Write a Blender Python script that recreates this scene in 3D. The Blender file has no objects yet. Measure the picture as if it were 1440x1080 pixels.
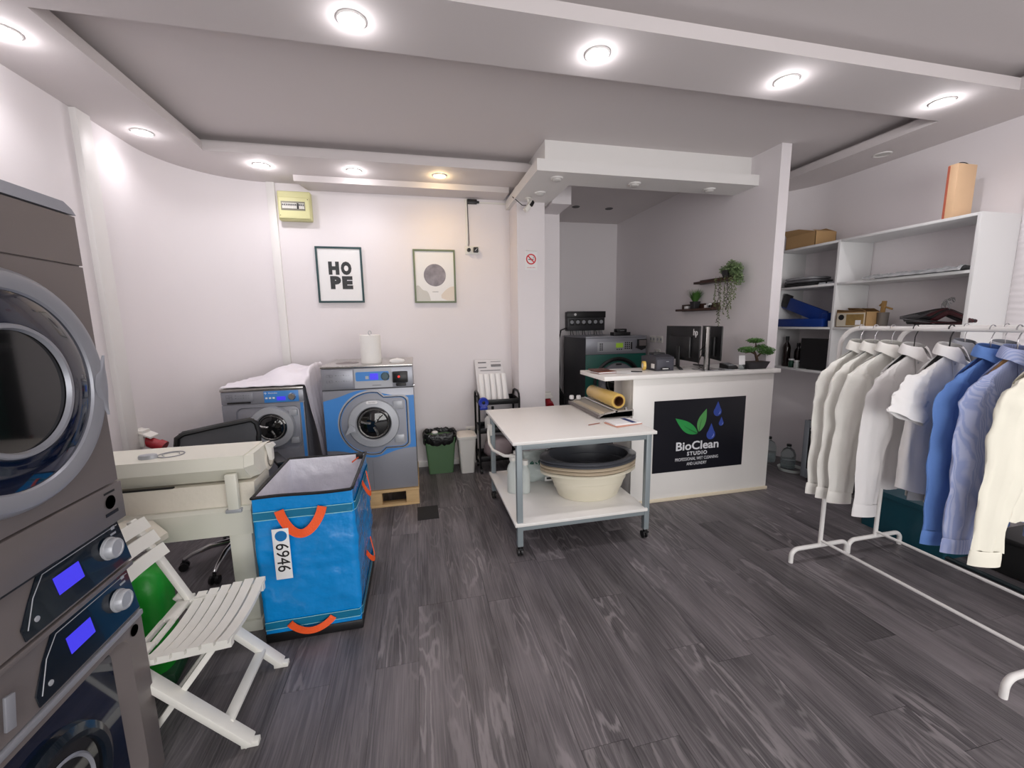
import bpy, bmesh, math, random
from mathutils import Vector, Matrix, noise
random.seed(7)
C = bpy.context.scene.collection
PI = math.pi
# ---------------------------------------------------------------- camera
yaw, pitch, roll = 0.22549, 0.14801, 0.01552
fwd = Vector((math.sin(yaw) * math.cos(pitch), math.cos(yaw) * math.cos(pitch), -math.sin(pitch)))
r0 = Vector((math.cos(yaw), -math.sin(yaw), 0)); d0 = fwd.cross(r0)
rt = math.cos(roll) * r0 + math.sin(roll) * d0
dn = -math.sin(roll) * r0 + math.cos(roll) * d0
cam_d = bpy.data.cameras.new('camera'); cam = bpy.data.objects.new('camera', cam_d); C.objects.link(cam)
cam_d.sensor_width = 36; cam_d.lens = 578.7 / 1440 * 36; cam_d.clip_start = 0.02
cam.matrix_world = Matrix(((rt.x, -dn.x, -fwd.x, 0), (rt.y, -dn.y, -fwd.y, 0), (rt.z, -dn.z, -fwd.z, 1.55), (0, 0, 0, 1)))
bpy.context.scene.camera = cam
# ---------------------------------------------------------------- world, exposure
w = bpy.data.worlds.new('world'); bpy.context.scene.world = w; w.use_nodes = True
w.node_tree.nodes['Background'].inputs[0].default_value = (0.75, 0.85, 1, 1)
w.node_tree.nodes['Background'].inputs[1].default_value = 0.3
vs = bpy.context.scene.view_settings
vs.view_transform = 'Standard'; vs.look = 'None'; vs.gamma = 1; vs.use_curve_mapping = False
vs.exposure = 0.22
# daylight through the glazed shop front behind the photographer
ad = bpy.data.lights.new('shop_front_daylight', 'AREA'); ad.shape = 'RECTANGLE'; ad.size = 3.6; ad.size_y = 2.0
ad.energy = 105; ad.color = (1.0, 0.975, 0.955)
ao = bpy.data.objects.new('shop_front_daylight', ad); C.objects.link(ao)
ao.location = (1.2, -2.3, 1.35); ao.rotation_euler = (PI / 2, 0, 0)
LAMP_W = 15.0
# ---------------------------------------------------------------- materials
def lin(c):
    return tuple(((v / 255) / 12.92 if v / 255 <= 0.04045 else (((v / 255) + 0.055) / 1.055) ** 2.4) for v in c)
MATS = {}
def mat(name, rgb, rough=0.5, metal=0.0, var=0.0, vscale=8.0, bump=0.0, bscale=40.0, coat=0.0, trans=0.0, emit=0.0, alpha=1.0, spec=0.5, sss=0.0, stretch=(1, 1, 1)):
    if name in MATS: return MATS[name]
    m = bpy.data.materials.new(name); m.use_nodes = True; nt = m.node_tree; b = nt.nodes['Principled BSDF']
    col = lin(rgb) + (1,)
    b.inputs['Base Color'].default_value = col; b.inputs['Roughness'].default_value = rough
    b.inputs['Metallic'].default_value = metal; b.inputs['Coat Weight'].default_value = coat
    b.inputs['Transmission Weight'].default_value = trans; b.inputs['Alpha'].default_value = alpha
    b.inputs['Specular IOR Level'].default_value = spec
    if emit: b.inputs['Emission Color'].default_value = col; b.inputs['Emission Strength'].default_value = emit
    tc = nt.nodes.new('ShaderNodeTexCoord'); mp = nt.nodes.new('ShaderNodeMapping'); mp.inputs['Scale'].default_value = stretch
    nt.links.new(tc.outputs['Object'], mp.inputs[0])
    n = nt.nodes.new('ShaderNodeTexNoise'); n.inputs['Scale'].default_value = vscale; n.inputs['Detail'].default_value = 4
    nt.links.new(mp.outputs[0], n.inputs['Vector'])
    if var:
        mx = nt.nodes.new('ShaderNodeMix'); mx.data_type = 'RGBA'
        mx.inputs['A'].default_value = tuple(v * (1 - var) for v in col[:3]) + (1,)
        mx.inputs['B'].default_value = tuple(min(1, v * (1 + var)) for v in col[:3]) + (1,)
        nt.links.new(n.outputs['Fac'], mx.inputs['Factor']); nt.links.new(mx.outputs['Result'], b.inputs['Base Color'])
    if bump:
        n2 = nt.nodes.new('ShaderNodeTexNoise'); n2.inputs['Scale'].default_value = bscale; n2.inputs['Detail'].default_value = 3
        nt.links.new(mp.outputs[0], n2.inputs['Vector'])
        bp = nt.nodes.new('ShaderNodeBump'); bp.inputs['Strength'].default_value = bump; bp.inputs['Distance'].default_value = 0.01
        nt.links.new(n2.outputs['Fac'], bp.inputs['Height']); nt.links.new(bp.outputs[0], b.inputs['Normal'])
    MATS[name] = m; return m
WALL = mat('wall_paint', (232, 227, 229), 0.75, var=0.015, vscale=1.5, bump=0.04, bscale=60)
CEIL = mat('ceiling_paint', (216, 210, 210), 0.8, var=0.015, vscale=2)
TRIMW = mat('trim_white', (230, 228, 226), 0.5)
WHITE = mat('white_laminate', (236, 234, 230), 0.32, var=0.02, vscale=3)
WHITE2 = mat('white_plastic', (228, 226, 220), 0.4)
CREAM = mat('cream_enamel', (222, 221, 208), 0.38, var=0.03, vscale=4)
CREAMC = mat('cream_cloth', (226, 220, 206), 0.9, var=0.05, vscale=10, bump=0.2)
CHAIRW = mat('chair_white_plastic', (230, 229, 222), 0.42, var=0.05, vscale=7)
BLACK = mat('black_plastic', (22, 22, 24), 0.42)
BLACKM = mat('black_metal', (20, 20, 22), 0.35, 0.3)
RUBBER = mat('dark_rubber', (30, 30, 32), 0.7)
STEELD = mat('dark_steel', (122, 115, 114), 0.40, 0.35, var=0.06, vscale=3)
STEELM = mat('machine_grey', (150, 152, 160), 0.36, 0.35, var=0.03, vscale=4)
STEELG = mat('rubbed_grey', (172, 175, 180), 0.4, 0.2)
STEELC = mat('chrome', (205, 206, 208), 0.14, 1.0)
STEELB = mat('brushed_steel', (188, 186, 182), 0.26, 0.9, var=0.06, vscale=20, stretch=(1, 8, 1))
BLUEP = mat('machine_blue', (66, 136, 208), 0.35)
NAVYG = mat('navy_door_glass', (6, 18, 42), 0.08, coat=0.6)
NAVYP = mat('navy_panel', (8, 20, 32), 0.22, coat=0.4)
DGLASS = mat('dark_glass', (16, 17, 18), 0.06, coat=0.5)
DRUM = mat('drum_steel', (120, 120, 118), 0.25, 0.95, bump=0.5, bscale=60)
LCD = mat('lit_blue_display', (62, 54, 214), 0.4, emit=0.55)
LCDG = mat('green_display', (120, 150, 40), 0.4, emit=0.35)
REDP = mat('red_plastic', (160, 18, 34), 0.35)
REDL = mat('red_lamp', (255, 40, 30), 0.4, emit=2.0)
BAGB = mat('blue_woven_poly', (8, 138, 214), 0.27, var=0.10, vscale=7, bump=0.9, bscale=11, coat=0.4)
BAGT = mat('teal_band', (0, 112, 150), 0.5)
SILVER = mat('silver_lining', (232, 232, 240), 0.36, 0.12, var=0.06, vscale=12, bump=1.0, bscale=13)
ORANGE = mat('orange_webbing', (246, 92, 36), 0.65, bump=0.2, bscale=150)
PAPER = mat('white_paper', (236, 236, 236), 0.7)
INK = mat('black_ink', (18, 18, 20), 0.6)
INKG = mat('grey_ink', (120, 120, 124), 0.6)
WOODP = mat('pallet_wood', (200, 168, 122), 0.8, var=0.16, vscale=9, stretch=(1, 6, 6), bump=0.2)
WOODD = mat('dark_walnut', (66, 42, 32), 0.5, var=0.25, vscale=14, stretch=(6, 1, 6))
WOODL = mat('pale_wood', (222, 186, 148), 0.6, var=0.06, vscale=9, stretch=(1, 1, .2))
CARD = mat('cardboard', (176, 142, 98), 0.8, var=0.08, vscale=6)
GREENB = mat('sage_green_plastic', (80, 112, 78), 0.5, var=0.05)
GREENS = mat('green_translucent_plastic', (26, 150, 42), 0.4, var=0.18, vscale=9, bump=0.5, bscale=12)
TEALB = mat('teal_plastic', (8, 62, 76), 0.4)
TEALM = mat('green_machine_panel', (12, 96, 84), 0.4)
BINBAG = mat('black_bin_liner', (18, 19, 20), 0.22, bump=0.7, bscale=40)
GREYF = mat('grey_cart_steel', (140, 150, 154), 0.4, 0.1)
BASIND = mat('charcoal_rubber', (72, 74, 80), 0.28, var=0.06)
BASINT = mat('taupe_plastic', (188, 172, 148), 0.42)
BASINC = mat('ivory_plastic', (226, 220, 200), 0.42)
CLEAR = mat('clear_plastic', (235, 245, 245), 0.08, trans=0.92, spec=0.5)
CLEAR.node_tree.nodes['Principled BSDF'].inputs['IOR'].default_value = 1.2
FROST = mat('frosted_plastic', (230, 236, 233), 0.3, trans=0.45)
FROST.node_tree.nodes['Principled BSDF'].inputs['IOR'].default_value = 1.1
FILM = mat('yellow_film', (216, 180, 96), 0.22, coat=0.6, var=0.05)
TUBEC = mat('brown_core', (110, 66, 34), 0.8)
NAVY = mat('navy_print', (34, 52, 110), 0.6)
BROWNL = mat('brown_leather', (120, 66, 48), 0.6, var=0.1)
LEAFG = mat('leaf_green', (74, 118, 52), 0.5, var=0.35, vscale=30)
LEAFP = mat('pale_leaf_green', (128, 152, 106), 0.6, var=0.35, vscale=30)
LEAFD = mat('dry_stem', (62, 60, 42), 0.7)
FRAMED = mat('dark_teal_frame', (42, 70, 74), 0.5)
FRAMEG = mat('sage_frame', (112, 124, 98), 0.5)
FUSE = mat('aged_yellow_plastic', (214, 212, 160), 0.5, var=0.02)
BLUEC = mat('blue_plastic_case', (12, 52, 130), 0.4)
SHW = mat('white_cotton', (233, 231, 230), 0.85, var=0.02, vscale=9, bump=0.7, bscale=7, stretch=(1, 1, .35))
SHO = mat('offwhite_cotton', (236, 235, 229), 0.85, var=0.02, vscale=9, bump=0.7, bscale=7, stretch=(1, 1, .35))
SHC = mat('cream_cotton', (230, 227, 212), 0.85, var=0.02, vscale=9, bump=0.7, bscale=7, stretch=(1, 1, .35))
SHG = mat('grey_cotton', (150, 152, 160), 0.85, var=0.05, vscale=9, bump=0.7, bscale=7, stretch=(1, 1, .35))
SHB = mat('blue_cotton', (96, 134, 200), 0.85, var=0.06, vscale=9, bump=0.7, bscale=7, stretch=(1, 1, .35))
SHBN = mat('blue_cotton_navy', (52, 78, 140), 0.85)
BURG = mat('burgundy_plastic', (66, 18, 26), 0.4)
def mesh_fabric():
    m = mat('chair_mesh_fabric', (96, 98, 102), 0.8); return m
MESHF = mesh_fabric()
MESHF.node_tree.nodes['Principled BSDF'].inputs['Alpha'].default_value = 0.75
# striped shirt cotton
def striped():
    m = mat('striped_cotton', (150, 162, 205), 0.85, bump=0.6, bscale=7, stretch=(1, 1, .35)); nt = m.node_tree; b = nt.nodes['Principled BSDF']
    tc = nt.nodes.new('ShaderNodeTexCoord'); sp = nt.nodes.new('ShaderNodeSeparateXYZ'); nt.links.new(tc.outputs['Object'], sp.inputs[0])
    ad_ = nt.nodes.new('ShaderNodeMath'); ad_.operation = 'ADD'; nt.links.new(sp.outputs['X'], ad_.inputs[0]); nt.links.new(sp.outputs['Y'], ad_.inputs[1])
    mu = nt.nodes.new('ShaderNodeMath'); mu.operation = 'MULTIPLY'; mu.inputs[1].default_value = 800; nt.links.new(ad_.outputs[0], mu.inputs[0])
    si = nt.nodes.new('ShaderNodeMath'); si.operation = 'SINE'; nt.links.new(mu.outputs[0], si.inputs[0])
    mr = nt.nodes.new('ShaderNodeMapRange'); mr.inputs[1].default_value = -0.6; mr.inputs[2].default_value = 0.6; nt.links.new(si.outputs[0], mr.inputs[0])
    mx = nt.nodes.new('ShaderNodeMix'); mx.data_type = 'RGBA'; mx.inputs['A'].default_value = lin((152, 165, 209)) + (1,); mx.inputs['B'].default_value = lin((178, 187, 220)) + (1,)
    nt.links.new(mr.outputs[0], mx.inputs['Factor']); nt.links.new(mx.outputs['Result'], b.inputs['Base Color']); return m
SHS = striped()
def floor_mat():
    m = bpy.data.materials.new('charcoal_oak'); m.use_nodes = True; nt = m.node_tree; b = nt.nodes['Principled BSDF']; L = nt.links.new
    tc = nt.nodes.new('ShaderNodeTexCoord'); oi = nt.nodes.new('ShaderNodeObjectInfo')
    mul = nt.nodes.new('ShaderNodeVectorMath'); mul.operation = 'MULTIPLY'
    cmb = nt.nodes.new('ShaderNodeCombineXYZ'); L(oi.outputs['Random'], cmb.inputs[0]); L(oi.outputs['Random'], cmb.inputs[1]); L(oi.outputs['Random'], cmb.inputs[2])
    L(cmb.outputs[0], mul.inputs[0]); mul.inputs[1].default_value = (37, 91, 53)
    add = nt.nodes.new('ShaderNodeVectorMath'); add.operation = 'ADD'; L(tc.outputs['Object'], add.inputs[0]); L(mul.outputs[0], add.inputs[1])
    def mapped(s):
        mp = nt.nodes.new('ShaderNodeMapping'); mp.inputs['Scale'].default_value = s; L(add.outputs[0], mp.inputs[0]); return mp.outputs[0]
    # cathedral figure: contour bands of a stretched noise
    n1 = nt.nodes.new('ShaderNodeTexNoise'); n1.inputs['Scale'].default_value = 1; n1.inputs['Detail'].default_value = 1.5; L(mapped((7.5, 1.15, 1)), n1.inputs['Vector'])
    m1 = nt.nodes.new('ShaderNodeMath'); m1.operation = 'MULTIPLY'; m1.inputs[1].default_value = 72; L(n1.outputs['Fac'], m1.inputs[0])
    n1b = nt.nodes.new('ShaderNodeTexNoise'); n1b.inputs['Scale'].default_value = 1; n1b.inputs['Detail'].default_value = 3; L(mapped((90, 14, 1)), n1b.inputs['Vector'])
    m1b = nt.nodes.new('ShaderNodeMath'); m1b.operation = 'MULTIPLY_ADD'; m1b.inputs[1].default_value = 4.0; L(n1b.outputs['Fac'], m1b.inputs[0]); L(m1.outputs[0], m1b.inputs[2])
    s1 = nt.nodes.new('ShaderNodeMath'); s1.operation = 'SINE'; L(m1b.outputs[0], s1.inputs[0])
    r1 = nt.nodes.new('ShaderNodeMapRange'); r1.inputs[1].default_value = 0.2; r1.inputs[2].default_value = 1.0; L(s1.outputs[0], r1.inputs[0])
    # fine fibres
    n2 = nt.nodes.new('ShaderNodeTexNoise'); n2.inputs['Scale'].default_value = 1; n2.inputs['Detail'].default_value = 5; n2.inputs['Roughness'].default_value = .65; L(mapped((150, 3.2, 1)), n2.inputs['Vector'])
    r2 = nt.nodes.new('ShaderNodeMapRange'); r2.inputs[1].default_value = 0.42; r2.inputs[2].default_value = 0.75; L(n2.outputs['Fac'], r2.inputs[0])
    n3 = nt.nodes.new('ShaderNodeTexNoise'); n3.inputs['Scale'].default_value = 1; n3.inputs['Detail'].default_value = 2; L(mapped((9, 1.6, 1)), n3.inputs['Vector'])
    ramp = nt.nodes.new('ShaderNodeValToRGB'); e = ramp.color_ramp.elements
    e[0].position = 0.3; e[0].color = lin((60, 57, 60)) + (1,); e[1].position = 0.72; e[1].color = lin((104, 99, 102)) + (1,); L(n3.outputs['Fac'], ramp.inputs[0])
    # plank to plank tone
    hs = nt.nodes.new('ShaderNodeMapRange'); hs.inputs[3].default_value = 0.70; hs.inputs[4].default_value = 1.38; L(oi.outputs['Random'], hs.inputs[0])
    vm = nt.nodes.new('ShaderNodeVectorMath'); vm.operation = 'SCALE'; L(ramp.outputs[0], vm.inputs[0]); L(hs.outputs[0], vm.inputs['Scale'])
    figw = nt.nodes.new('ShaderNodeMath'); figw.operation = 'MULTIPLY'; L(r1.outputs[0], figw.inputs[0])
    n4 = nt.nodes.new('ShaderNodeTexNoise'); n4.inputs['Scale'].default_value = 1; L(mapped((3, 1.1, 1)), n4.inputs['Vector'])
    r4 = nt.nodes.new('ShaderNodeMapRange'); r4.inputs[1].default_value = 0.42; r4.inputs[2].default_value = 0.62; r4.inputs[3].default_value = 0.0; r4.inputs[4].default_value = 0.56; L(n4.outputs['Fac'], r4.inputs[0])
    L(r4.outputs[0], figw.inputs[1])
    r2w = nt.nodes.new('ShaderNodeMath'); r2w.operation = 'MULTIPLY'; r2w.inputs[1].default_value = 0.42; L(r2.outputs[0], r2w.inputs[0])
    mxm = nt.nodes.new('ShaderNodeMath'); mxm.operation = 'MAXIMUM'; L(figw.outputs[0], mxm.inputs[0]); L(r2w.outputs[0], mxm.inputs[1])
    mx = nt.nodes.new('ShaderNodeMix'); mx.data_type = 'RGBA'; L(mxm.outputs[0], mx.inputs['Factor']); L(vm.outputs[0], mx.inputs['A']); mx.inputs['B'].default_value = lin((156, 150, 152)) + (1,)
    L(mx.outputs['Result'], b.inputs['Base Color'])
    b.inputs['Roughness'].default_value = 0.42; b.inputs['Specular IOR Level'].default_value = 0.4
    bp = nt.nodes.new('ShaderNodeBump'); bp.inputs['Strength'].default_value = 0.25; bp.inputs['Distance'].default_value = 0.002; L(mxm.outputs[0], bp.inputs['Height']); L(bp.outputs[0], b.inputs['Normal'])
    MATS['floor'] = m; return m
FLOORM = floor_mat()
GROUT = mat('dark_joint', (22, 21, 23), 0.8)
# ---------------------------------------------------------------- mesh builder
class MB:
    def __init__(s): s.bm = bmesh.new()
    def box(s, x0, x1, y0, y1, z0, z1, bev=0.0, seg=2, M=None):
        r = bmesh.ops.create_cube(s.bm, size=1)['verts']
        for v in r: v.co = Vector(((x0 + x1) / 2 + v.co.x * (x1 - x0), (y0 + y1) / 2 + v.co.y * (y1 - y0), (z0 + z1) / 2 + v.co.z * (z1 - z0)))
        if bev:
            es = list({e for v in r for e in v.link_edges})
            o = bmesh.ops.bevel(s.bm, geom=es, offset=bev, segments=seg, affect='EDGES', profile=0.5)
            if M:
                vs_ = {v for f in o['faces'] for v in f.verts}
                # all verts of this island
                seen = set(vs_); st = list(vs_)
                while st:
                    v = st.pop()
                    for e in v.link_edges:
                        u = e.other_vert(v)
                        if u not in seen: seen.add(u); st.append(u)
                for v in seen: v.co = M @ v.co
        elif M:
            for v in r: v.co = M @ v.co
        return s
    def beam(s, p0, p1, w, t, bev=0.0, up=(0, 0, 1)):
        p0 = Vector(p0); p1 = Vector(p1); d = (p1 - p0); L = d.length; z = d.normalized()
        x = Vector(up).cross(z)
        if x.length < 1e-4: x = Vector((1, 0, 0)).cross(z)
        x.normalize(); y = z.cross(x)
        M = Matrix(((x.x, y.x, z.x, p0.x), (x.y, y.y, z.y, p0.y), (x.z, y.z, z.z, p0.z), (0, 0, 0, 1)))
        return s.box(-w / 2, w / 2, -t / 2, t / 2, 0, L, bev, 2, M)
    def cyl(s, p0, p1, ra, rb=None, n=16):
        rb = ra if rb is None else rb
        p0 = Vector(p0); p1 = Vector(p1); z = (p1 - p0).normalized()
        x = z.orthogonal().normalized(); y = z.cross(x); A = []; B = []
        for i in range(n):
            a = 2 * PI * i / n; d = x * math.cos(a) + y * math.sin(a)
            A.append(s.bm.verts.new(p0 + d * ra)); B.append(s.bm.verts.new(p1 + d * rb))
        for i in range(n): s.bm.faces.new((A[i], A[(i + 1) % n], B[(i + 1) % n], B[i]))
        s.bm.faces.new(A[::-1]); s.bm.faces.new(B); return s
    def tube(s, pts, r, n=8, sx=1.0, caps=True, closed=False):
        pts = [Vector(p) for p in pts]; rs = r if isinstance(r, (list, tuple)) else [r] * len(pts); rings = []
        nrm = None; N = len(pts)
        for i, p in enumerate(pts):
            t = (pts[(i + 1) % N] - pts[i - 1]) if closed else (pts[min(i + 1, N - 1)] - pts[max(i - 1, 0)])
            t.normalize()
            if nrm is None: nrm = t.orthogonal().normalized()
            nrm = (nrm - t * nrm.dot(t))
            nrm = nrm.normalized() if nrm.length > 1e-6 else t.orthogonal().normalized()
            bn = t.cross(nrm)
            rings.append([s.bm.verts.new(p + (nrm * math.cos(2 * PI * k / n) * sx + bn * math.sin(2 * PI * k / n)) * rs[i]) for k in range(n)])
        for i in range(N if closed else N - 1):
            a = rings[i]; b = rings[(i + 1) % N]
            for k in range(n): s.bm.faces.new((a[k], a[(k + 1) % n], b[(k + 1) % n], b[k]))
        if caps and not closed: s.bm.faces.new(rings[0][::-1]); s.bm.faces.new(rings[-1])
        return s
    def lathe(s, prof, c=(0, 0, 0), n=32, axis='z', sx=1, sy=1, fn=None, close=False):
        c = Vector(c); rings = []
        for r, h in prof:
            ring = []
            for i in range(n):
                a = 2 * PI * i / n; rr = max(r, 1e-5)
                if fn: rr, h2 = fn(rr, h, a)
                else: h2 = h
                p = (rr * math.cos(a) * sx, rr * math.sin(a) * sy, h2)
                if axis == 'y': p = (p[0], p[2], p[1])
                elif axis == 'x': p = (p[2], p[0], p[1])
                ring.append(s.bm.verts.new(c + Vector(p)))
            rings.append(ring)
        pr = list(zip(rings[:-1], rings[1:]))
        if close: pr.append((rings[-1], rings[0]))
        for a, b in pr:
            for i in range(n): s.bm.faces.new((a[i], a[(i + 1) % n], b[(i + 1) % n], b[i]))
        if not close:
            if prof[0][0] > 1e-4: s.bm.faces.new(rings[0][::-1])
            if prof[-1][0] > 1e-4: s.bm.faces.new(rings[-1])
        return s
    def open_lathe(s, prof, **k):
        return s.lathe(prof, close=False, **k)
    def prism(s, pts, ext):
        ext = Vector(ext); A = [s.bm.verts.new(Vector(p)) for p in pts]; B = [s.bm.verts.new(Vector(p) + ext) for p in pts]
        n = len(pts)
        for i in range(n): s.bm.faces.new((A[i], A[(i + 1) % n], B[(i + 1) % n], B[i]))
        s.bm.faces.new(A[::-1]); s.bm.faces.new(B); return s
    def grid(s, f, nu, nv, wrapu=False, thick=None):
        V = [[s.bm.verts.new(Vector(f(i / nu, j / nv))) for i in range(nu if wrapu else nu + 1)] for j in range(nv + 1)]
        m = nu
        for j in range(nv):
            for i in range(m):
                i2 = (i + 1) % nu if wrapu else i + 1
                s.bm.faces.new((V[j][i], V[j][i2], V[j + 1][i2], V[j + 1][i]))
        if thick:
            t = Vector(thick); W = [[s.bm.verts.new(v.co + t) for v in row] for row in V]
            for j in range(nv):
                for i in range(m):
                    i2 = (i + 1) % nu if wrapu else i + 1
                    s.bm.faces.new((W[j][i], W[j + 1][i], W[j + 1][i2], W[j][i2]))
            for row, wr in ((V[0], W[0]), (V[-1], W[-1])):
                for i in range(len(row) - 1): s.bm.faces.new((row[i], wr[i], wr[i + 1], row[i + 1]))
            if not wrapu:
                for k in (0, -1):
                    for j in range(nv): s.bm.faces.new((V[j][k], V[j + 1][k], W[j + 1][k], W[j][k]))
        return s
    def build(s, name, m, parent=None, ang=40, kind=None, label=None):
        bmesh.ops.recalc_face_normals(s.bm, faces=s.bm.faces)
        me = bpy.data.meshes.new(name); s.bm.to_mesh(me); s.bm.free(); me.materials.append(m)
        if len(me.polygons): me.shade_smooth(); me.set_sharp_from_angle(angle=math.radians(ang))
        o = bpy.data.objects.new(name, me); C.objects.link(o)
        if parent: o.parent = parent
        if kind: o['kind'] = kind
        if label: o['label'] = label
        return o
def struct(name, mb, m, parent=None, ang=30):
    return mb.build(name, m, parent, ang, kind='structure')
def tag(o, label, cat, group=None):
    o['label'] = label; o['category'] = cat
    if group: o['group'] = group
    return o
def thing(name, label, cat, loc=(0, 0, 0), rz=0, group=None):
    o = bpy.data.objects.new(name, None); C.objects.link(o); o.empty_display_size = 0.05
    o.location = loc; o.rotation_euler = (0, 0, rz); return tag(o, label, cat, group)
def dup(root, loc, rz=None, label=None, group=None):
    r = root.copy(); C.objects.link(r); r.location = loc
    if rz is not None: r.rotation_euler = (0, 0, rz)
    if label: r['label'] = label
    if group: r['group'] = group
    for ch in list(root.children):
        c = ch.copy(); C.objects.link(c); c.parent = r
        for g in list(ch.children):
            d = g.copy(); C.objects.link(d); d.parent = c
    return r
def text(body, size, m, parent, name='lettering', loc=(0, 0, 0), rot=(PI / 2, 0, 0), bold=0.0, ext=0.0008, align='CENTER', sx=1.0, label=None, spacing=1.0, fit=None):
    cu = bpy.data.curves.new(name, 'FONT'); cu.body = body; cu.size = size; cu.extrude = ext; cu.offset = bold; cu.align_x = align; cu.align_y = 'CENTER'
    cu.resolution_u = 3; cu.space_character = spacing
    t = bpy.data.objects.new('t', cu); C.objects.link(t); bpy.context.view_layer.update()
    me = bpy.data.meshes.new_from_object(t.evaluated_get(bpy.context.evaluated_depsgraph_get()))
    bpy.data.objects.remove(t); me.name = name; me.materials.clear(); me.materials.append(m)
    if fit: sx = fit / (max(v.co.x for v in me.vertices) - min(v.co.x for v in me.vertices))
    for v in me.vertices: v.co.x *= sx
    o = bpy.data.objects.new(name, me); C.objects.link(o); o.parent = parent; o.location = loc; o.rotation_euler = rot
    if label: o['label'] = label
    return o
def nz(x, y=0, z=0): return noise.noise(Vector((x, y, z)))
def arc(cx, cy, r, a0, a1, n): return [(cx + r * math.cos(a0 + (a1 - a0) * i / n), cy + r * math.sin(a0 + (a1 - a0) * i / n)) for i in range(n + 1)]
# ================================================================ THE SETTING
ZC = 2.99; ZB = 2.87
fl = struct('floor', MB().box(-1.96, 4.03, -2.5, 6.0, -0.12, -0.004), GROUT)
pw, pl = 0.191, 1.22
def plank_mesh(w_, l_):
    b = MB().box(-w_ / 2 + .0006, w_ / 2 - .0006, 0, l_ - .0014, -0.004, 0.0)
    me = bpy.data.meshes.new('plank'); b.bm.normal_update(); b.bm.to_mesh(me); b.bm.free(); me.materials.append(FLOORM); return me
PM = {}
known = {10: 2.146 - 2 * pl, 9: 1.762 - 2 * pl, 11: 0.93 - pl, 12: 2.09 - 2 * pl, 13: 1.504 - 2 * pl - .3, 14: 1.17 - pl, 15: 0.75 - pl, 16: 1.542 - 2 * pl}
rp = random.Random(5)
for k in range(32):
    x0 = -0.05 - 10 * pw + k * pw - 0.01
    y = known.get(k, -2.5 + rp.random() * pl)
    while y > -2.5: y -= pl
    x1 = min(x0 + pw, 4.03); wd = x1 - x0
    if wd < .03: continue
    while y < 5.94:
        a, b_ = max(y, -2.5), min(y + pl, 5.94)
        if x1 < 1.4 and a > 4.45: break
        if x1 < 1.4: b_ = min(b_, 4.45)
        if b_ - a > .03:
            key = (round(wd, 3), round(b_ - a, 3))
            if key not in PM: PM[key] = plank_mesh(*key)
            o = bpy.data.objects.new('plank', PM[key]); C.objects.link(o); o.parent = fl; o.location = ((x0 + x1) / 2, a, 0)
        y += pl
# ceiling slab and dropped borders
struct('ceiling', MB().box(-2.2, 4.2, -2.6, 6.15, ZC, ZC + .12), CEIL)
def border(name, slab, car):
    b = MB().box(*slab, ZB, 2.936); b.box(*car, 2.93, ZC + .005); return struct(name, b, CEIL)
border('ceiling_border_left', (-2.0, -1.5, -2.5, 4.5), (-2.0, -1.62, -2.5, 4.5))
border('ceiling_border_back', (-1.5, 1.58, 3.76, 4.5), (-1.62, 1.58, 3.88, 4.5))
border('ceiling_border_right', (3.56, 4.06, -2.5, 4.1), (3.68, 4.06, -2.5, 4.1))
border('ceiling_beam_front', (-1.5, 3.56, 1.92, 2.31), (-1.62, 3.68, 2.02, 2.21))
border('ceiling_border_front', (-1.5, 3.56, -2.5, -2.0), (-1.62, 3.68, -2.5, -2.1))
# step moulding below the back border
b = MB(); b.prism([(-.985, 4.2, ZB), (-.985, 4.2, 2.82), (-.92, 4.45, 2.82), (-.92, 4.45, ZB)], (0, 0, 0.0001)) if 0 else None
b = MB().prism([(-.99, 4.19, 2.818), (.96, 4.19, 2.818), (.96, 4.45, 2.818), (-.93, 4.45, 2.818)], (0, 0, .052))
struct('trim_4', b, CEIL)
# walls
def wallprism(name, pts, z1=ZC, m=WALL, z0=-.1):
    return struct(name, MB().prism([(x, y, z0) for x, y in pts], (0, 0, z1 - z0)), m, ang=50)
wallprism('wall_left', [(-2.12, -2.6), (-1.96, -2.6)] + arc(-1.26, 3.75, .70, PI, PI / 2, 20) + [(-1.26, 4.62), (-2.12, 4.62)])
wallprism('wall_back', [(-1.26, 4.45), (1.58, 4.45), (1.58, 4.62), (-1.26, 4.62)])
struct('wall_column', MB().box(1.02, 1.305, 4.12, 4.46, -.0, 2.99), WALL)
wallprism('wall_alcove_left', [(1.40, 4.62), (1.58, 4.62), (1.58, 5.95), (1.40, 5.95)])
wallprism('wall_alcove_back', [(1.40, 5.95), (3.13, 5.95), (3.13, 6.1), (1.40, 6.1)])
wallprism('wall_alcove_right', [(3.03, 3.06), (3.13, 3.06), (3.13, 5.95), (3.03, 5.95)], z0=0)
wallprism('wall_right', [(4.2, -2.6), (4.03, -2.6)] + arc(3.38, 3.40, .65, 0, PI / 2, 18) + [(3.13, 4.05), (3.13, 4.25), (4.2, 4.25)])
# street side wall behind the photographer with a glazed opening
fr = MB().box(-2.1, -.7, -2.6, -2.5, 0, ZC).box(3.2, 4.2, -2.6, -2.5, 0, ZC).box(-.7, 3.2, -2.6, -2.5, 2.45, ZC).box(-.7, 3.2, -2.6, -2.5, 0, .12)
wf = struct('wall_front', fr, WALL)
wn = struct('window_1', MB().box(-.7, 3.2, -2.56, -2.54, .12, 2.45), CLEAR)
mu = MB()
for x in (-.7, .6, 1.9, 3.14): mu.box(x, x + .06, -2.59, -2.51, .12, 2.45)
mu.box(-.7, 3.2, -2.59, -2.51, .12, .18).box(-.7, 3.2, -2.59, -2.51, 2.39, 2.45)
mu.build('window_frame', TRIMW, wn)
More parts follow.
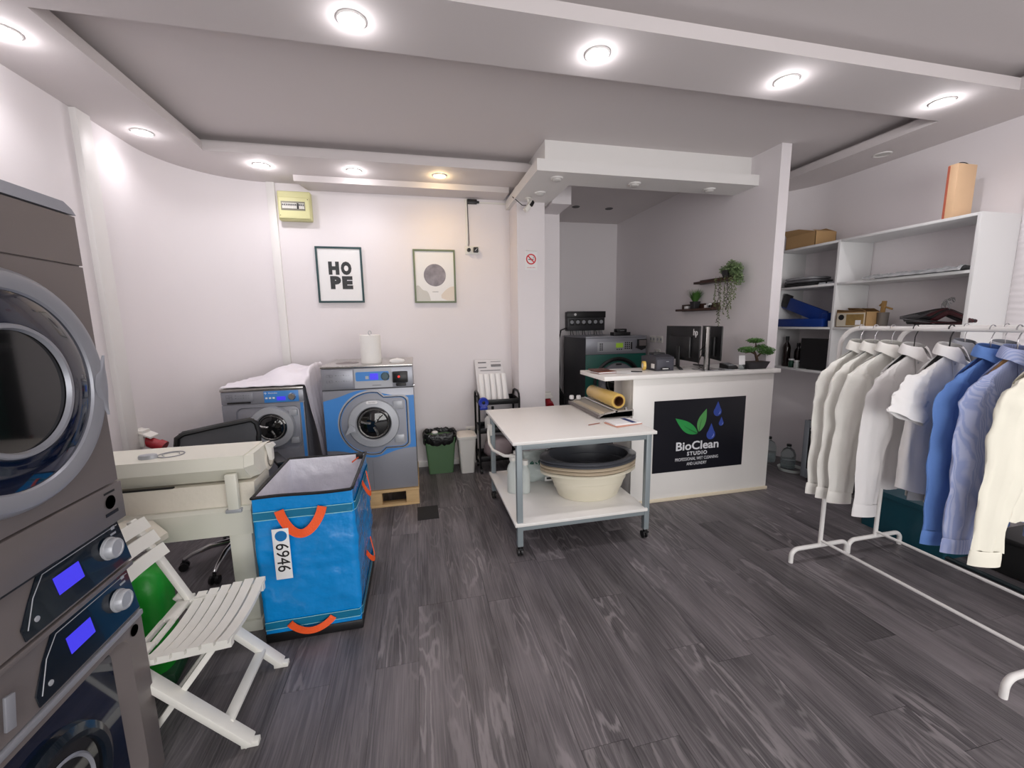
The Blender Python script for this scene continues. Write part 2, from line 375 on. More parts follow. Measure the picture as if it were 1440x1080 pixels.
# wall strips
struct('trim_1', MB().box(-1.965, -1.925, 3.2, 3.32, 0, ZB, .004), TRIMW)
struct('trim_2', MB().box(-1.285, -1.215, 4.425, 4.455, 0, ZB, .003), TRIMW)
struct('baseboard_back', MB().box(-1.2, 1.02, 4.435, 4.452, 0, .065, .004), TRIMW)
# dropped soffit over the reception alcove: slab ring with a recessed box above
sf = MB().box(.98, 3.032, 3.28, 3.58, 2.722, 2.81).box(.98, 1.356, 3.58, 4.45, 2.722, 2.81)
sf.box(1.075, 3.032, 3.38, 3.48, 2.81, ZC).box(1.075, 1.19, 3.48, 4.45, 2.81, ZC)
struct('ceiling_soffit', sf, TRIMW)
struct('trim_3', MB().box(1.36, 1.56, 4.05, 4.46, 2.70, ZC - .001), WALL)
# textured relief panel on the right wall
def relief(u, v):
    y = .4 + u * 1.66; z = .02 + v * 2.84
    f = max(0.15, min(1, (2.7 - z) / .5))
    ph = z * 150 + 3.2 * nz(y * 3.1, z * 2.2, 1.7) * 2 + 1.5 * nz(y * 11, z * 9, 4)
    h = (0.5 + .5 * math.sin(ph)) * (.55 + .6 * nz(y * 5, z * 14, 9))
    return (4.03 - .006 - .006 * f * max(0, h), y, z)
struct('wall_panel_right', MB().grid(relief, 90, 330), WALL, ang=60)
# ---------------------------------------------------------------- recessed ceiling lights
def light(x, y, z, lit, label, color=(1, .97, .99), group=None, r=.045, style='recess', power=1.0, cat='ceiling light'):
    t = thing('ceiling_light', label, cat, (x, y, z), 0, group)
    if style == 'recess':
        MB().lathe([(r + .004, -.004), (r + .012, -.007), (r + .018, -.004), (r + .019, .001), (r + .004, .001)], n=32, close=True).build('trim_ring', TRIMW, t)
        le = MB().lathe([(0, -.004), (r * .8, -.0035), (r + .004, -.001)], n=28)
        LM = mat('lens_lit_warm' if color[2] < .8 else 'lens_lit', tuple(int(255 * c) for c in color), .5, emit=9) if lit else mat('lens_off', (205, 203, 200), .4)
        le.build('lens', LM, t)
    elif style == 'disc':
        MB().lathe([(0, -.026), (r * .8, -.026), (r, -.02), (r + .003, -.008)], n=28).build('lens', mat('lens_off', (205, 203, 200), .4), t)
        MB().lathe([(0, -.010), (r + .014, -.010), (r + .016, .0)], n=28).build('mount', TRIMW, t)
    else:
        MB().lathe([(r, -.003), (r + .012, -.005), (r + .016, -.001), (r, .0)], n=24, close=True).build('trim_ring', BLACKM, t)
        MB().lathe([(0, -.001), (r + .001, -.002)], n=24).build('lens', BLACK, t)
    if lit:
        ld = bpy.data.lights.new('lamp', 'SPOT'); ld.energy = LAMP_W * power; ld.color = color; ld.shadow_soft_size = .04; ld.spot_size = math.radians(155); ld.spot_blend = 1.0
        lo = bpy.data.objects.new('lamp', ld); C.objects.link(lo); lo.parent = t; lo.location = (0, 0, -.012)
        lg = bpy.data.lights.new('lamp_glow', 'POINT'); lg.energy = LAMP_W * .10 * power; lg.color = color; lg.shadow_soft_size = .022
        lo = bpy.data.objects.new('lamp_glow', lg); C.objects.link(lo); lo.parent = t; lo.location = (0, 0, -.034)
    return t
cool = (1.0, .96, .98)
for x, y, lb in ((-.21, 2.116, 'lit recessed ceiling light at the left end of the front beam'), (.949, 2.116, 'lit recessed ceiling light in the front beam, second from the left'),
                 (2.092, 2.116, 'lit recessed ceiling light in the front beam, third from the left'), (3.262, 2.113, 'lit recessed ceiling light in the front beam where it meets the right border'),
                 (-1.729, 2.498, 'lit recessed ceiling light over the grey stacked machines at the left edge of the photo'), (-1.75, 3.509, 'lit recessed ceiling light in the left border beside the white wall strip'),
                 (-1.181, 4.0, 'lit recessed ceiling light in the back border above the yellow fuse box'), (-.454, 3.996, 'lit cool white recessed ceiling light in the middle of the back border')):
    light(x, y, ZB, True, lb, cool, 'lit recessed ceiling lights', power=.5 if x == -1.75 else 1)
light(.274, 3.986, ZB, True, 'warm yellow recessed ceiling light in the back border above the moon print', (1, .74, .38), 'lit recessed ceiling lights', power=.9)
for x, y, w_ in ((-1.73, .9, 'left border above the grey stacked machines, out of frame'), (-1.73, -.9, 'left border behind the photographer'), (3.8, .6, 'right border near the relief wall panel'), (3.8, -1.2, 'right border behind the photographer'), (.4, -2.25, 'street side border, left one'), (2.2, -2.25, 'street side border, right one')):
    light(x, y, ZB, True, 'lit recessed ceiling light in the ' + w_, cool, 'recessed lights behind the camera')
light(3.80, 2.835, ZB, False, 'unlit recessed ceiling light in the right border above the storage shelves')
for x, y, lb in ((1.19, 3.42, 'unlit white disc light at the corner of the dropped soffit'), (1.17, 3.82, 'unlit white disc light on the soffit beside the security camera'),
                 (1.90, 3.43, 'unlit white disc light in the middle of the soffit front'), (2.66, 3.45, 'unlit white disc light at the soffit end by the partition wall')):
    light(x, y, 2.722, False, lb, style='disc', r=.036, group='unlit disc lights under the soffit')
light(2.05, 5.16, ZC, False, 'left one of two small black spot fittings in the alcove ceiling', style='black', r=.035, group='black alcove spots')
light(2.51, 5.17, ZC, False, 'right one of two small black spot fittings in the alcove ceiling', style='black', r=.035, group='black alcove spots')
# ================================================================ STACKED MACHINES AT THE LEFT (front faces +x)
def panel_poly(y0, z0, y1, z1, yc, dz):   # navy control panel outline in local x (along wall), z ; left end is cut obliquely
    return [(y0, z0), (y1, z0), (y1, z1), (yc, z1), (yc - .045, z1 - dz), (y0, z0 + .012)]
def knob(parent, x, y, z, r=.034, dep=.04, m=None, name='dial'):
    k = MB(); prof = [(r * 1.12, 0), (r * 1.1, -.006), (r, -.008), (r * .97, -dep * .8), (r * .86, -dep), (r * .7, -dep), (r * .66, -dep * .93), (0, -dep * .93)]
    def rib(rr, h, a): return (rr * (1 + (.02 if (int(a / (2 * PI) * 72) % 2 and rr > r * .9) else 0)), h)
    k.lathe(prof, (x, y, z), n=72, axis='y', fn=rib); return k.build(name, m or STEELC, parent)
HW = .352
t = thing('tumble_dryer', 'grey tumble dryer with a big round navy glass door, upper machine of the left stack', 'tumble dryer', (-.95, 1.155, .80), PI / 2)
b = MB().box(-HW, HW, .006, .80, .30, 1.075, .006).box(-HW, HW, .02, .80, 0.0, .31, .006)
b.build('body', STEELD, t)
MB().prism([(-HW, 0, .935), (HW, 0, .935), (HW, 0, 1.072), (-HW, 0, 1.072)], (0, .012, 0)).build('upper_panel', STEELD, t)
lid = MB().prism([(-HW, -.004, 1.076), (HW, -.004, 1.076), (HW, .004, 1.094), (HW - .014, .012, 1.112), (-HW + .014, .012, 1.112), (-HW, .004, 1.094)], (0, .80, 0))
lid.build('lid', STEELM, t, label='lighter grey rounded lid')
MB().prism([(-HW, 0, .275), (HW, 0, .275), (HW, 0, .930), (-HW, 0, .930)], (0, .012, 0)).build('door_panel', STEELD, t)
cz = .61; cx = .020
dr = MB().lathe([(.292, 0), (.290, -.018), (.284, -.034), (.275, -.044), (.262, -.047), (.238, -.040), (.232, -.032), (.232, -.004)], (cx, 0, cz), n=96, axis='y', close=True).build('door', STEELM, t, ang=30, label='round door ring')
MB().lathe([(.236, -.034), (.20, -.046), (.158, -.046), (.150, -.036), (.150, -.030)], (cx, 0, cz), n=96, axis='y').build('glass_bezel', NAVYG, dr)
MB().lathe([(.158, -.044), (.154, -.050), (.146, -.050), (.142, -.040), (.150, -.036)], (cx, 0, cz), n=72, axis='y', close=True).build('inner_ring', STEELM, dr)
MB().lathe([(.146, -.038), (.10, -.028), (.05, -.022), (0, -.02)], (cx, 0, cz), n=64, axis='y').build('window_glass', DGLASS, dr)
hp_ = MB(); th = [(-.40 + .62 * i / 12) for i in range(13)]
hp_.grid(lambda u, v: (cx + (.288 - .050 * v * math.sin(PI * min(1, max(0, u)))) * math.cos(-.40 + .62 * u), -.043 - .007 * math.sin(PI * v), cz + (.288 - .050 * v * math.sin(PI * u)) * math.sin(-.40 + .62 * u)), 16, 4)
hp_.build('door_handle', STEELM, dr, ang=80)
MB().box(-HW - .004, HW + .004, -.006, .03, .150, .271, .003).build('plinth_panel', STEELD, t)
lg = MB().lathe([(0, 0), (.021, 0)], (HW - .055, -.0075, .222), n=28, axis='y')
lg.build('logo', BLACK, t)
MB().box(HW - .081, HW - .029, -.0078, -.0066, .182, .192).box(HW - .076, HW - .032, -.0078, -.0066, .25, .256).build('label_print', BLACK, t)
m_ = MB()
for a in (0, 2 * PI / 3, 4 * PI / 3):
    c_ = (HW - .055 + .010 * math.sin(a), 0, .222 + .010 * math.cos(a)); m_.lathe([(0, -.0082), (.005, -.0082)], c_, n=14, axis='y')
m_.build('logo_mark', STEELG, t)
# sloping lower fascia with the navy control panel
MB().prism([(-HW, -.004, .005), (-HW, .022, .148), (-HW, .06, .148), (-HW, .06, .005)], (2 * HW, 0, 0)).build('fascia', STEELD, t)
def slope(z, z0=.005, z1=.148, y0=-.004, y1=.022): return y0 + (y1 - y0) * (z - z0) / (z1 - z0)
def on_slope(pts, sl, lift=.0012): return [(x, sl(z) - lift, z) for x, z in pts]
def ctrl(t, sl, z0, z1, parent_label):
    P = [(-.03, z0), (HW - .006, z0), (HW - .006, z1), (.06, z1), (.012, z1 - .05), (-.03, z0 + .03)]
    cp = MB().prism(on_slope(P, sl), (0, -.003, 0)).build('control_panel', NAVYP, t)
    o = .008
    P2 = [(-.018, z0 + .02), (.022, z1 - .05), (.066, z1 - .012), (HW - .014, z1 - .012)]
    MB().tube(on_slope(P2, sl, .0048), .0013, 5).build('outline', STEELG, cp)
    zc = (z0 + z1) / 2 + .003
    P3 = [(.085, zc - .024), (.17, zc - .024), (.17, zc + .024), (.085, zc + .024)]
    MB().prism(on_slope(P3, sl, .0045), (0, -.001, 0)).build('display', LCD, cp)
    kx = HW - .075
    knob(cp, kx, sl(zc) - .004, zc, .031, .026, STEELG)
    MB().lathe([(0, -.003), (.007, -.002), (.0075, 0)], (.012, sl(z0 + .03) - .0035, z0 + .03), n=16, axis='y').build('button', STEELG, cp)
    MB().box(HW - .05, HW - .028, sl(z1 - .03) - .006, sl(z1 - .03) - .004, z1 - .033, z1 - .027).box(HW - .04, HW - .028, sl(z1 - .02) - .006, sl(z1 - .02) - .0035, z1 - .018, z1 - .008).build('symbols', STEELG, cp)
    return cp
ctrl(t, slope, .012, .142, '')
MB().box(-HW, .09, -.006, -.002, .148, .153).build('seam_line', BLACK, t)
t = thing('washing_machine', 'dark grey washing machine with a square recessed door, lower machine of the left stack', 'washing machine', (-.95, 1.155, 0), PI / 2)
b = MB().box(-HW, HW, .03, .80, .02, .795, .004).box(-HW, HW, -.006, .04, .782, .797, .003)
b.build('body', STEELD, t)
MB().box(-HW + .02, HW - .02, .06, .76, 0, .03).build('plinth', RUBBER, t)
def slope2(z): return -.004 + .022 * (z - .625) / .157
MB().prism([(-HW, -.004, .625), (-HW, .018, .782), (-HW, .06, .782), (-HW, .06, .625)], (2 * HW, 0, 0)).build('fascia', STEELD, t)
ctrl(t, slope2, .632, .772, '')
MB().box(-HW, HW, -.012, .01, .603, .622, .004).build('rail', STEELM, t)
# front frame with a large rounded recess
def rrect(x0, x1, z0, z1, r, n=7):
    P = []
    for cx_, cz_, a0 in ((x1 - r, z1 - r, 0), (x0 + r, z1 - r, PI / 2), (x0 + r, z0 + r, PI), (x1 - r, z0 + r, 1.5 * PI)):
        for i in range(n + 1):
            a = a0 + PI / 2 * i / n; P.append((cx_ + r * math.cos(a), cz_ + r * math.sin(a)))
    return P
def ring_frame(mb, O, I, y_o, y_i):   # band between two outlines with equal point count
    n = len(O); A = [mb.bm.verts.new((x, y_o, z)) for x, z in O]; B = [mb.bm.verts.new((x, y_i, z)) for x, z in I]
    for i in range(n): mb.bm.faces.new((A[i], A[(i + 1) % n], B[(i + 1) % n], B[i]))
    return A, B
fo = rrect(-HW, HW, .02, .602, .006); f1 = rrect(-HW + .07, HW - .075, .07, .585, .05); f2 = rrect(-HW + .10, HW - .115, .10, .575, .04)
m_ = MB(); ring_frame(m_, fo, f1, -.004, -.006); ring_frame(m_, f1, f2, -.006, .022)
ring_frame(m_, fo, fo, -.004, .03); m_.build('front_frame', STEELD, t, ang=50)
dd = MB().prism([(x, .020, z) for x, z in f2], (0, .008, 0)).build('door', NAVYG, t, label='square navy glass door')
MB().lathe([(.19, .020), (.185, .002), (.165, -.008), (.15, -.004), (.145, .016)], (-.02, 0, .32), n=72, axis='y', close=True).build('door_ring', NAVYP, dd)
MB().lathe([(.148, .006), (.08, .016), (0, .018)], (-.02, 0, .32), n=64, axis='y').build('window_glass', DGLASS, dd)
MB().lathe([(.118, .004), (.112, -.001), (.106, .006)], (-.02, 0, .32), n=64, axis='y', close=True).build('inner_ring', STEELM, dd)
MB().lathe([(0, 0), (.018, 0)], (HW - .045, -.0075, .575), n=24, axis='y').build('logo', BLACK, t)
MB().beam((-.11, -.012, .655), (-.10, -.014, .735), .008, .02, .002).build('drawer_edge', STEELM, t)
# ================================================================ WHITE SLATTED FOLDING CHAIR
t = thing('folding_chair', 'white plastic folding chair with slatted seat and back beside the grey machines', 'chair', (-.705, 1.705, 0), 0)
# local x from front (0) to back (-), y along slats; seat z .43
W_ = .385
def cz_(u): return .016 * ((2 * u - 1) ** 2 - 1) * 1.6   # sag across the width
for i in range(6):
    x1 = -.002 - i * .0455; x0 = x1 - .0365
    zt = .452 - .012 * abs(i - 1) / 4
    def f(u, v, x0=x0, x1=x1, zt=zt, i=i):
        return (x0 + (x1 - x0) * v, -W_ / 2 + W_ * u, zt + cz_(u) - i * .004)
    s_ = MB().grid(f, 14, 2, thick=(0, 0, -.016)).build('seat_slat', CHAIRW, t, ang=30)
for sy in (-1, 1):
    MB().prism([(0, sy * (W_ / 2 - .030) - .012, .434), (-.29, sy * (W_ / 2 - .030) - .012, .41), (-.29, sy * (W_ / 2 - .030) - .012, .382), (0, sy * (W_ / 2 - .030) - .012, .405)], (0, .024, 0)).build('seat_rail', CHAIRW, t)
m_ = MB().box(-.325, -.277, -W_ / 2, -.09, .400, .418, .003).box(-.325, -.277, .03, W_ / 2, .400, .418, .003).box(-.325, -.311, -.09, .03, .400, .418).box(-.290, -.277, -.09, .03, .400, .418)
m_.build('rear_seat_bar', CHAIRW, t)
bx = lambda z: -.275 - .44 * (z - .43)
for sy in (-1, 1):
    MB().beam((bx(.38) - .018, sy * (W_ / 2 - .032), .38), (bx(.785) - .018, sy * (W_ / 2 - .032), .785), .020, .034, .004, up=(0, 1, 0)).build('back_upright', CHAIRW, t)
for k, z in enumerate((.762, .702, .642)):
    def f(u, v, z=z): return (bx(z + .046 * v) + .020 - .020 * (1 - (2 * u - 1) ** 2), -W_ / 2 + W_ * u, z - .023 + .046 * v)
    MB().grid(f, 14, 2, thick=(-.014, 0, -.006)).build('back_slat', CHAIRW, t, ang=30)
for sy in (-1, 1):
    yy = sy * (W_ / 2 - .008)
    MB().beam((.03, yy, .016), (-.34, yy, .43), .026, .052, .004, up=(0, 1, 0)).build('leg', CHAIRW, t)
    MB().beam((-.36, yy - sy * .042, .014), (-.05, yy - sy * .042, .42), .022, .046, .004, up=(0, 1, 0)).build('leg', CHAIRW, t)
    MB().box(-.002, .058, yy - .014, yy + .014, 0, .022, .003).build('foot', CHAIRW, t)
MB().beam((-.045, -W_ / 2 + .02, .10), (-.045, W_ / 2 - .02, .10), .040, .018, .003).build('stretcher', CHAIRW, t)
# ================================================================ GREEN PLASTIC SACK BEHIND THE CHAIR
t = thing('plastic_sack', 'bright green plastic sack standing behind the white folding chair', 'sack', (-1.27, 1.97, 0), .15)
def sack(rr, h, a): k = (abs(math.cos(a)) ** 4 + abs(math.sin(a)) ** 4) ** -.25 + .06 * nz(math.cos(a) * 2, math.sin(a) * 2, h * 6) + .03 * nz(math.cos(a) * 6, math.sin(a) * 6, h * 14); return rr * k, h
MB().lathe([(.001, .004), (.12, .004), (.13, .05), (.132, .25), (.13, .42), (.125, .50), (.09, .525), (.05, .53), (.001, .53)], n=40, fn=sack, sx=1.1, sy=.75).build('bag_body', GREENS, t, ang=80)
MB().box(-.16, .16, -.11, .11, 0, .06, .01).build('base_tray', mat('dark_green', (20, 70, 40), .5), t)
# ================================================================ FLATWORK IRONER
t = thing('flatwork_ironer', 'long cream flatwork ironer with a padded roll, behind the white chair', 'ironing machine', (-.85, 2.17, 0), 0)
XL = -.98
m_ = MB()
m_.prism([(XL, .01, .93), (XL, 0, .868), (XL, .075, .79), (XL, .25, .79), (XL, .27, .93)], (-XL, 0, 0))
m_.prism([(-.001, 0, .868), (-.001, .01, .93), (-.001, .27, .935), (.0, .25, .84), (-.001, .10, .77)], (.035, .05, 0)) if 0 else None
m_.build('upper_beam', CREAM, t, ang=25)
MB().prism([(0, .015, .925), (0, .004, .87), (0, .075, .795), (0, .20, .795), (0, .25, .925)], (.03, .04, 0)).build('end_cap', CREAM, t, ang=25)
MB().lathe([(.030, -.008), (.031, .006), (.028, .014), (.0, .016)], (-.435, .085, .934), n=24, sx=1.3, sy=.8).build('knob', STEELG, t)
MB().tube([(-.357 + .055 * math.cos(a), .12 + .05 * math.sin(a), .933 + .0) for a in [2 * PI * i / 20 for i in range(20)]], .0022, 5, closed=True).build('ring_mark', STEELM, t)
MB().tube([(-.357 + .035 * math.cos(a), .12 + .03 * math.sin(a), .934) for a in [2 * PI * i / 20 * .8 for i in range(18)]], .0016, 5).build('ring_mark', STEELM, t)
MB().prism([(XL, .03, .665), (XL, .05, .78), (XL, .26, .785), (XL, .26, .665)], (-XL + .02, 0, 0)).build('ironing_bed', CREAMC, t, ang=25)
MB().prism([(XL, 0, .53), (XL, 0, .655), (XL, .012, .672), (XL, .34, .672), (XL, .34, .53)], (-XL + .01, 0, 0)).build('lower_beam', CREAM, t, ang=25)
MB().box(-.085, -.035, -.012, .02, .655, .845, .006).build('post', CREAM, t)
MB().box(-.095, -.025, -.016, .03, .650, .668, .003).build('post_foot', STEELG, t)
for x0 in (-.10, -.97):
    MB().box(x0, x0 + .10, .005, .09, .06, .53, .004).build('leg', CREAM, t)
    MB().box(x0 - .01, x0 + .11, -.01, .36, 0, .06, .006).build('foot', CREAM, t)
# padded roll with a loose wrapped cloth end
def rollf(rr, h, a): return rr * (1 + .03 * nz(math.cos(a) * 2, math.sin(a) * 2, h * 20)), h
MB().lathe([(.001, -.9), (.072, -.9), (.074, -.2), (.078, -.02), (.074, .028), (.06, .034), (.001, .030)], (0, .26, .845), n=40, axis='x', fn=rollf).build('padded_roll', CREAMC, t)
sp = [(.034, .26 + (.018 + .0065 * a) * math.cos(a), .845 + (.018 + .0065 * a) * 1.15 * math.sin(a)) for a in [i * .35 for i in range(24)]]
MB().tube(sp, .004, 6).build('cloth_edge', mat('grey_cloth_edge', (120, 116, 108), .9), t)
MB().prism([(.035, .20, .925), (.070, .19, .935), (.080, .20, .915), (.062, .21, .90), (.055, .23, .83), (.038, .23, .83)], (0, .03, 0)).build('handle', WHITE2, t)
for x0, x1 in ((-.78, -.66), (-.55, -.33)): MB().box(x0, x1, .045, .06, .781, .7875).build('slot', BLACK, t)
MB().prism([(-.50, -.16, .625), (-.33, -.18, .595), (-.325, -.19, .625), (-.40, -.15, .675), (-.52, -.12, .68)], (0, .14, -.02)).build('side_shelf', CREAMC, t)
MB().beam((-.45, -.08, .63), (-.45, .05, .62), .04, .03).build('bracket', CREAM, t)
# ================================================================ OFFICE CHAIR
t = thing('office_chair', 'black office chair with mesh back and chrome star base behind the ironer', 'office chair', (-1.25, 2.95, 0), .5)
for k in range(5):
    a = math.radians(-122 + 72 * k)
    d = Vector((math.cos(a), math.sin(a), 0))
    lgm = MB().tube([d * .03 + Vector((0, 0, .13)), d * .14 + Vector((0, 0, .125)), d * .24 + Vector((0, 0, .095)), d * .285 + Vector((0, 0, .07))], [.02, .018, .014, .012], 10)
    lgm.build('base_leg', STEELC, t)
    n_ = Vector((-d.y, d.x, 0)); c_ = d * .29
    cs = MB()
    for s_ in (-1, 1): cs.cyl(c_ + n_ * s_ * .010 + Vector((0, 0, .027)), c_ + n_ * s_ * .026 + Vector((0, 0, .027)), .026, n=18)
    cs.cyl(c_ + Vector((0, 0, .045)), c_ + Vector((0, 0, .07)), .01)
    cs.build('caster', BLACK, t)
MB().cyl((0, 0, .09), (0, 0, .38), .025).build('gas_lift', BLACKM, t)
MB().box(-.23, .23, -.23, .23, .38, .45, .03, 3).build('seat', RUBBER, t)
bk = MB()
P = [(-.21, 0, .62), (-.24, .0, .95), (-.215, .0, .985), (0, -.02, 1.01), (.215, 0, .985), (.24, 0, .95), (.20, 0, .60)]
bf = MB().tube([Vector(p) + Vector((0, .22, -.13)) for p in [(-.2, 0, .60), (-.235, 0, .90), (-.225, 0, .965), (-.19, 0, .99), (0, -.01, 1.01), (.19, 0, 1.02), (.225, 0, .99), (.235, 0, .92), (.2, 0, .60)]], .018, 8)
bo = bf.build('back_frame', BLACK, t)
MB().grid(lambda u, v: (-.215 + .43 * u, (.22 + .015 * math.sin(PI * u)), .49 + (.375 + .03 * u) * v), 8, 6, thick=(0, .004, 0)).build('back_mesh', MESHF, t)
MB().beam((0, .1, .42), (0, .245, .52), .05, .02).build('back_bracket', BLACK, t)
for s_ in (-1, 1):
    MB().tube([(s_ * .24, -.05, .46), (s_ * .29, -.06, .52), (s_ * .29, -.06, .62)], .012, 8).build('arm_post', BLACK, t)
    MB().box(s_ * .29 - .035, s_ * .29 + .035, -.16, .12, .62, .65, .012).build('armrest', BLACK, t)
# ================================================================ RED POWER SOCKETS
def red_socket(loc, rz, label):
    t = thing('industrial_socket', label, 'power socket', loc, rz)
    MB().box(-.045, .045, -.055, 0, -.06, .06, .008).build('housing', WHITE2, t)
    MB().prism([(-.05, 0, .055), (.05, 0, .055), (.05, -.10, .0), (-.05, -.10, .0)], (0, 0, .012)).build('cover', WHITE2, t)
    MB().cyl((0, -.04, -.02), (0, -.13, -.07), .036, .038, 20).build('connector', REDP, t)
    MB().cyl((0, -.115, -.06), (0, -.15, -.08), .045, .045, 20).build('connector_collar', REDP, t)
    MB().tube([(0, -.14, -.08), (0, -.155, -.14), (0, -.12, -.22), (0, -.05, -.42), (0, -.03, -.68)], .009, 8).build('cable', STEELG, t)
    return t
red_socket((-1.955, 3.36, .78), PI / 2, 'red industrial power plug in a white wall socket on the left wall')
red_socket((1.42, 4.448, .70), 0, 'red industrial power plug low on the narrow wall right of the white column')
# ================================================================ WASHERS
def round_door(t, cx, cz, R, tilt=0, name='door', ring=None, hinge=True):
    d = MB().lathe([(R, .012), (R, -.02), (R * .96, -.034), (R * .70, -.040), (R * .66, -.03), (R * .64, .012)], (cx, 0, cz), n=72, axis='y', close=True).build('door', ring or STEELG, t, label='round door')
    MB().lathe([(R * .66, -.022), (R * .5, -.034), (R * .25, -.044), (0, -.048)], (cx, 0, cz), n=48, axis='y').build('window_glass', DGLASS, d)
    MB().lathe([(R * .60, -.034), (R * .57, -.040), (R * .53, -.036)], (cx, 0, cz), n=48, axis='y', close=True).build('drum_rim', DRUM, d)
    for k in range(3):
        a = .6 + k * 2.1
        MB().tube([(cx + R * .12 * math.cos(a), -.047, cz + R * .12 * math.sin(a)), (cx + R * .33 * math.cos(a + .25), -.044, cz + R * .33 * math.sin(a + .25)), (cx + R * .50 * math.cos(a + .2), -.038, cz + R * .5 * math.sin(a + .2))], .006, 6, sx=2).build('drum_lifter', DRUM, d)
    hx = cx - R * .86
    MB().prism([(hx - .045, -.045, cz - .075 * R / .2), (hx - .005, -.045, cz + .012), (hx + .035, -.045, cz - .02), (hx + .04, -.045, cz - .06), (hx + .01, -.045, cz - .05)], (0, -.018, 0)).build('door_handle', STEELG, d)
    return d
def drawer_panel(t, x0, x1, z0, z1, y=-.004):
    dp = MB().box(x0, x1, y - .004, y + .01, z0, z1, .002).build('drawer_front', STEELM, t)
    m_ = MB(); w_ = (x1 - x0); h_ = z1 - z0
    for r_ in (0, 1):
        zc = z1 - h_ * (.30 + .32 * r_)
        for k in range(2): m_.tube([(x0 + w_ * (.18 + .10 * k) + dx_ * .011, y - .006, zc + dz_ * .008) for dx_, dz_ in ((-1, -1), (1, -1), (1, 1), (-1, 1))], .0012, 4, closed=True)
        for k in range(6): m_.box(x0 + w_ * (.42 + .085 * k), x0 + w_ * (.42 + .085 * k) + .009, y - .0052, y - .0042, zc - .001, zc + .0015 + .004 * (k % 3 == 0))
    m_.build('wash_symbols', INKG, dp)
    return dp
# small washer
t = thing('washing_machine', 'small grey and blue washing machine with a white sheet on top, by the left wall', 'washing machine', (-1.215, 3.60, .20), 0)
MB().box(-.297, .297, .012, .62, 0, .845, .006).build('body', STEELM, t)
MB().box(-.30, .30, -.008, .62, .845, .868, .006).build('top_plate', STEELB, t)
MB().box(-.297, .297, 0, .02, .742, .842, .003).build('fascia', STEELM, t)
drawer_panel(t, -.285, -.07, .766, .832)
MB().box(-.255, -.09, -.007, .0, .748, .760).build('drawer_slot', BLACK, t)
cp = MB().box(.008, .262, -.004, .004, .745, .838, .002).build('control_panel', BLUEP, t, label='blue control panel')
MB().box(.10, .165, -.0055, -.003, .760, .792).build('display', LCD, cp)
knob(cp, .213, -.004, .788, .026, .02, STEELC)
for k in range(3): MB().box(.018 + k * .026, .034 + k * .026, -.0055, -.003, .776, .789).build('button', WHITE2, cp)
text('Electrolux', .016, PAPER, cp, loc=(.075, -.0048, .822))
MB().box(.020, .023, -.0055, -.003, .812, .832).box(.012, .031, -.0055, -.003, .8205, .8235).build('logo', PAPER, cp)
O = rrect(-.297, .297, .01, .738, .004); I1 = rrect(-.205, .262, .355, .712, .05); I2 = rrect(-.19, .247, .37, .697, .04)
m_ = MB(); ring_frame(m_, O, I1, 0, -.002); ring_frame(m_, I1, I2, -.002, .022); ring_frame(m_, O, O, 0, .03)
m_.build('front_frame', STEELM, t, ang=50)
MB().prism([(x, .020, z) for x, z in I2], (0, .004, 0)).build('door_well', STEELG, t)
MB().box(.268, .29, -.003, .001, .02, .735).build('blue_stripe', BLUEP, t, label='blue vertical stripe')
round_door(t, .05, .545, .168)
for z_ in (.63, .40): MB().box(.18, .24, -.012, .02, z_, z_ + .05, .004).build('hinge', STEELG, t)
t = thing('washer_base', 'grey base under the small washing machine by the left wall', 'base', (-1.215, 3.60, 0), 0)
MB().box(-.29, .29, .02, .60, 0, .20, .004).build('base_box', STEELM, t)
MB().box(-.26, .26, .015, .022, .02, .18).build('recess_panel', RUBBER, t)
# white sheet draped over it
def sheet(u, v):
    # v 0 front edge .. 1 back ; u 0 left .. 1 right with overhang down the right side
    s = u * 1.0
    x = -.31 + s * .95; z = .873; 
    if x > .315: z -= (x - .315) * 2.3; x = .315 + (x - .315) * .28
    y = -.01 + .6 * v + .12 * max(0, s - .64)
    hump = .12 * math.exp(-((s - .42) / .18) ** 2) + .15 * math.exp(-((s - .72) / .12) ** 2)
    z += (hump * min(1, 3 * v)) + .006 * nz(u * 14, v * 14, 2) + .02 * nz(u * 5, v * 5, 0) * min(1, 4 * v) * (1 if x < .31 else .3) + .006
    x += .02 * nz(v * 9, u * 5, 3) * (1 if s > .62 else 0) + .012
    return (x, y + .015 * nz(u * 7, 3, v), max(z, .874) if x < .29 else z)
t2 = MB().grid(sheet, 60, 44, thick=(.0, 0, .006)).build('draped_sheet', mat('shiny_white_sheet', (228, 224, 232), .45, bump=.5, bscale=18), None, ang=80)
t2.location = (-1.215, 3.60, .20); tag(t2, 'crumpled shiny white sheet draped over the small washing machine', 'sheet')
# large washer
t = thing('washing_machine', 'tall washing machine with a blue front and round porthole, standing on a pallet', 'washing machine', (-.400, 3.52, .152), 0)
w2 = .355
MB().box(-w2, w2, .008, .70, 0, 1.055, .006).build('body', STEELM, t)
MB().box(-w2 - .004, w2 + .004, -.012, .70, 1.055, 1.075, .006).build('top_plate', STEELB, t)
MB().box(-w2, w2, -.006, .01, .882, 1.05, .003).build('fascia', STEELM, t)
drawer_panel(t, -w2 + .01, -.115, .895, 1.04, -.006)
MB().box(-.105, .19, -.0075, -.005, .887, 1.045).build('panel_plate', STEELG, t)
cp = MB().prism([(x, -.008, z) for x, z in rrect(-.095, .165, .945, 1.02, .012)], (0, -.002, 0)).build('control_panel', BLUEP, t, label='light blue control strip')
MB().box(.015, .08, -.0115, -.0095, .953, 1.005).build('display', LCD, cp)
knob(cp, .135, -.010, .978, .030, .022, mat('slate_knob', (66, 92, 100), .4))
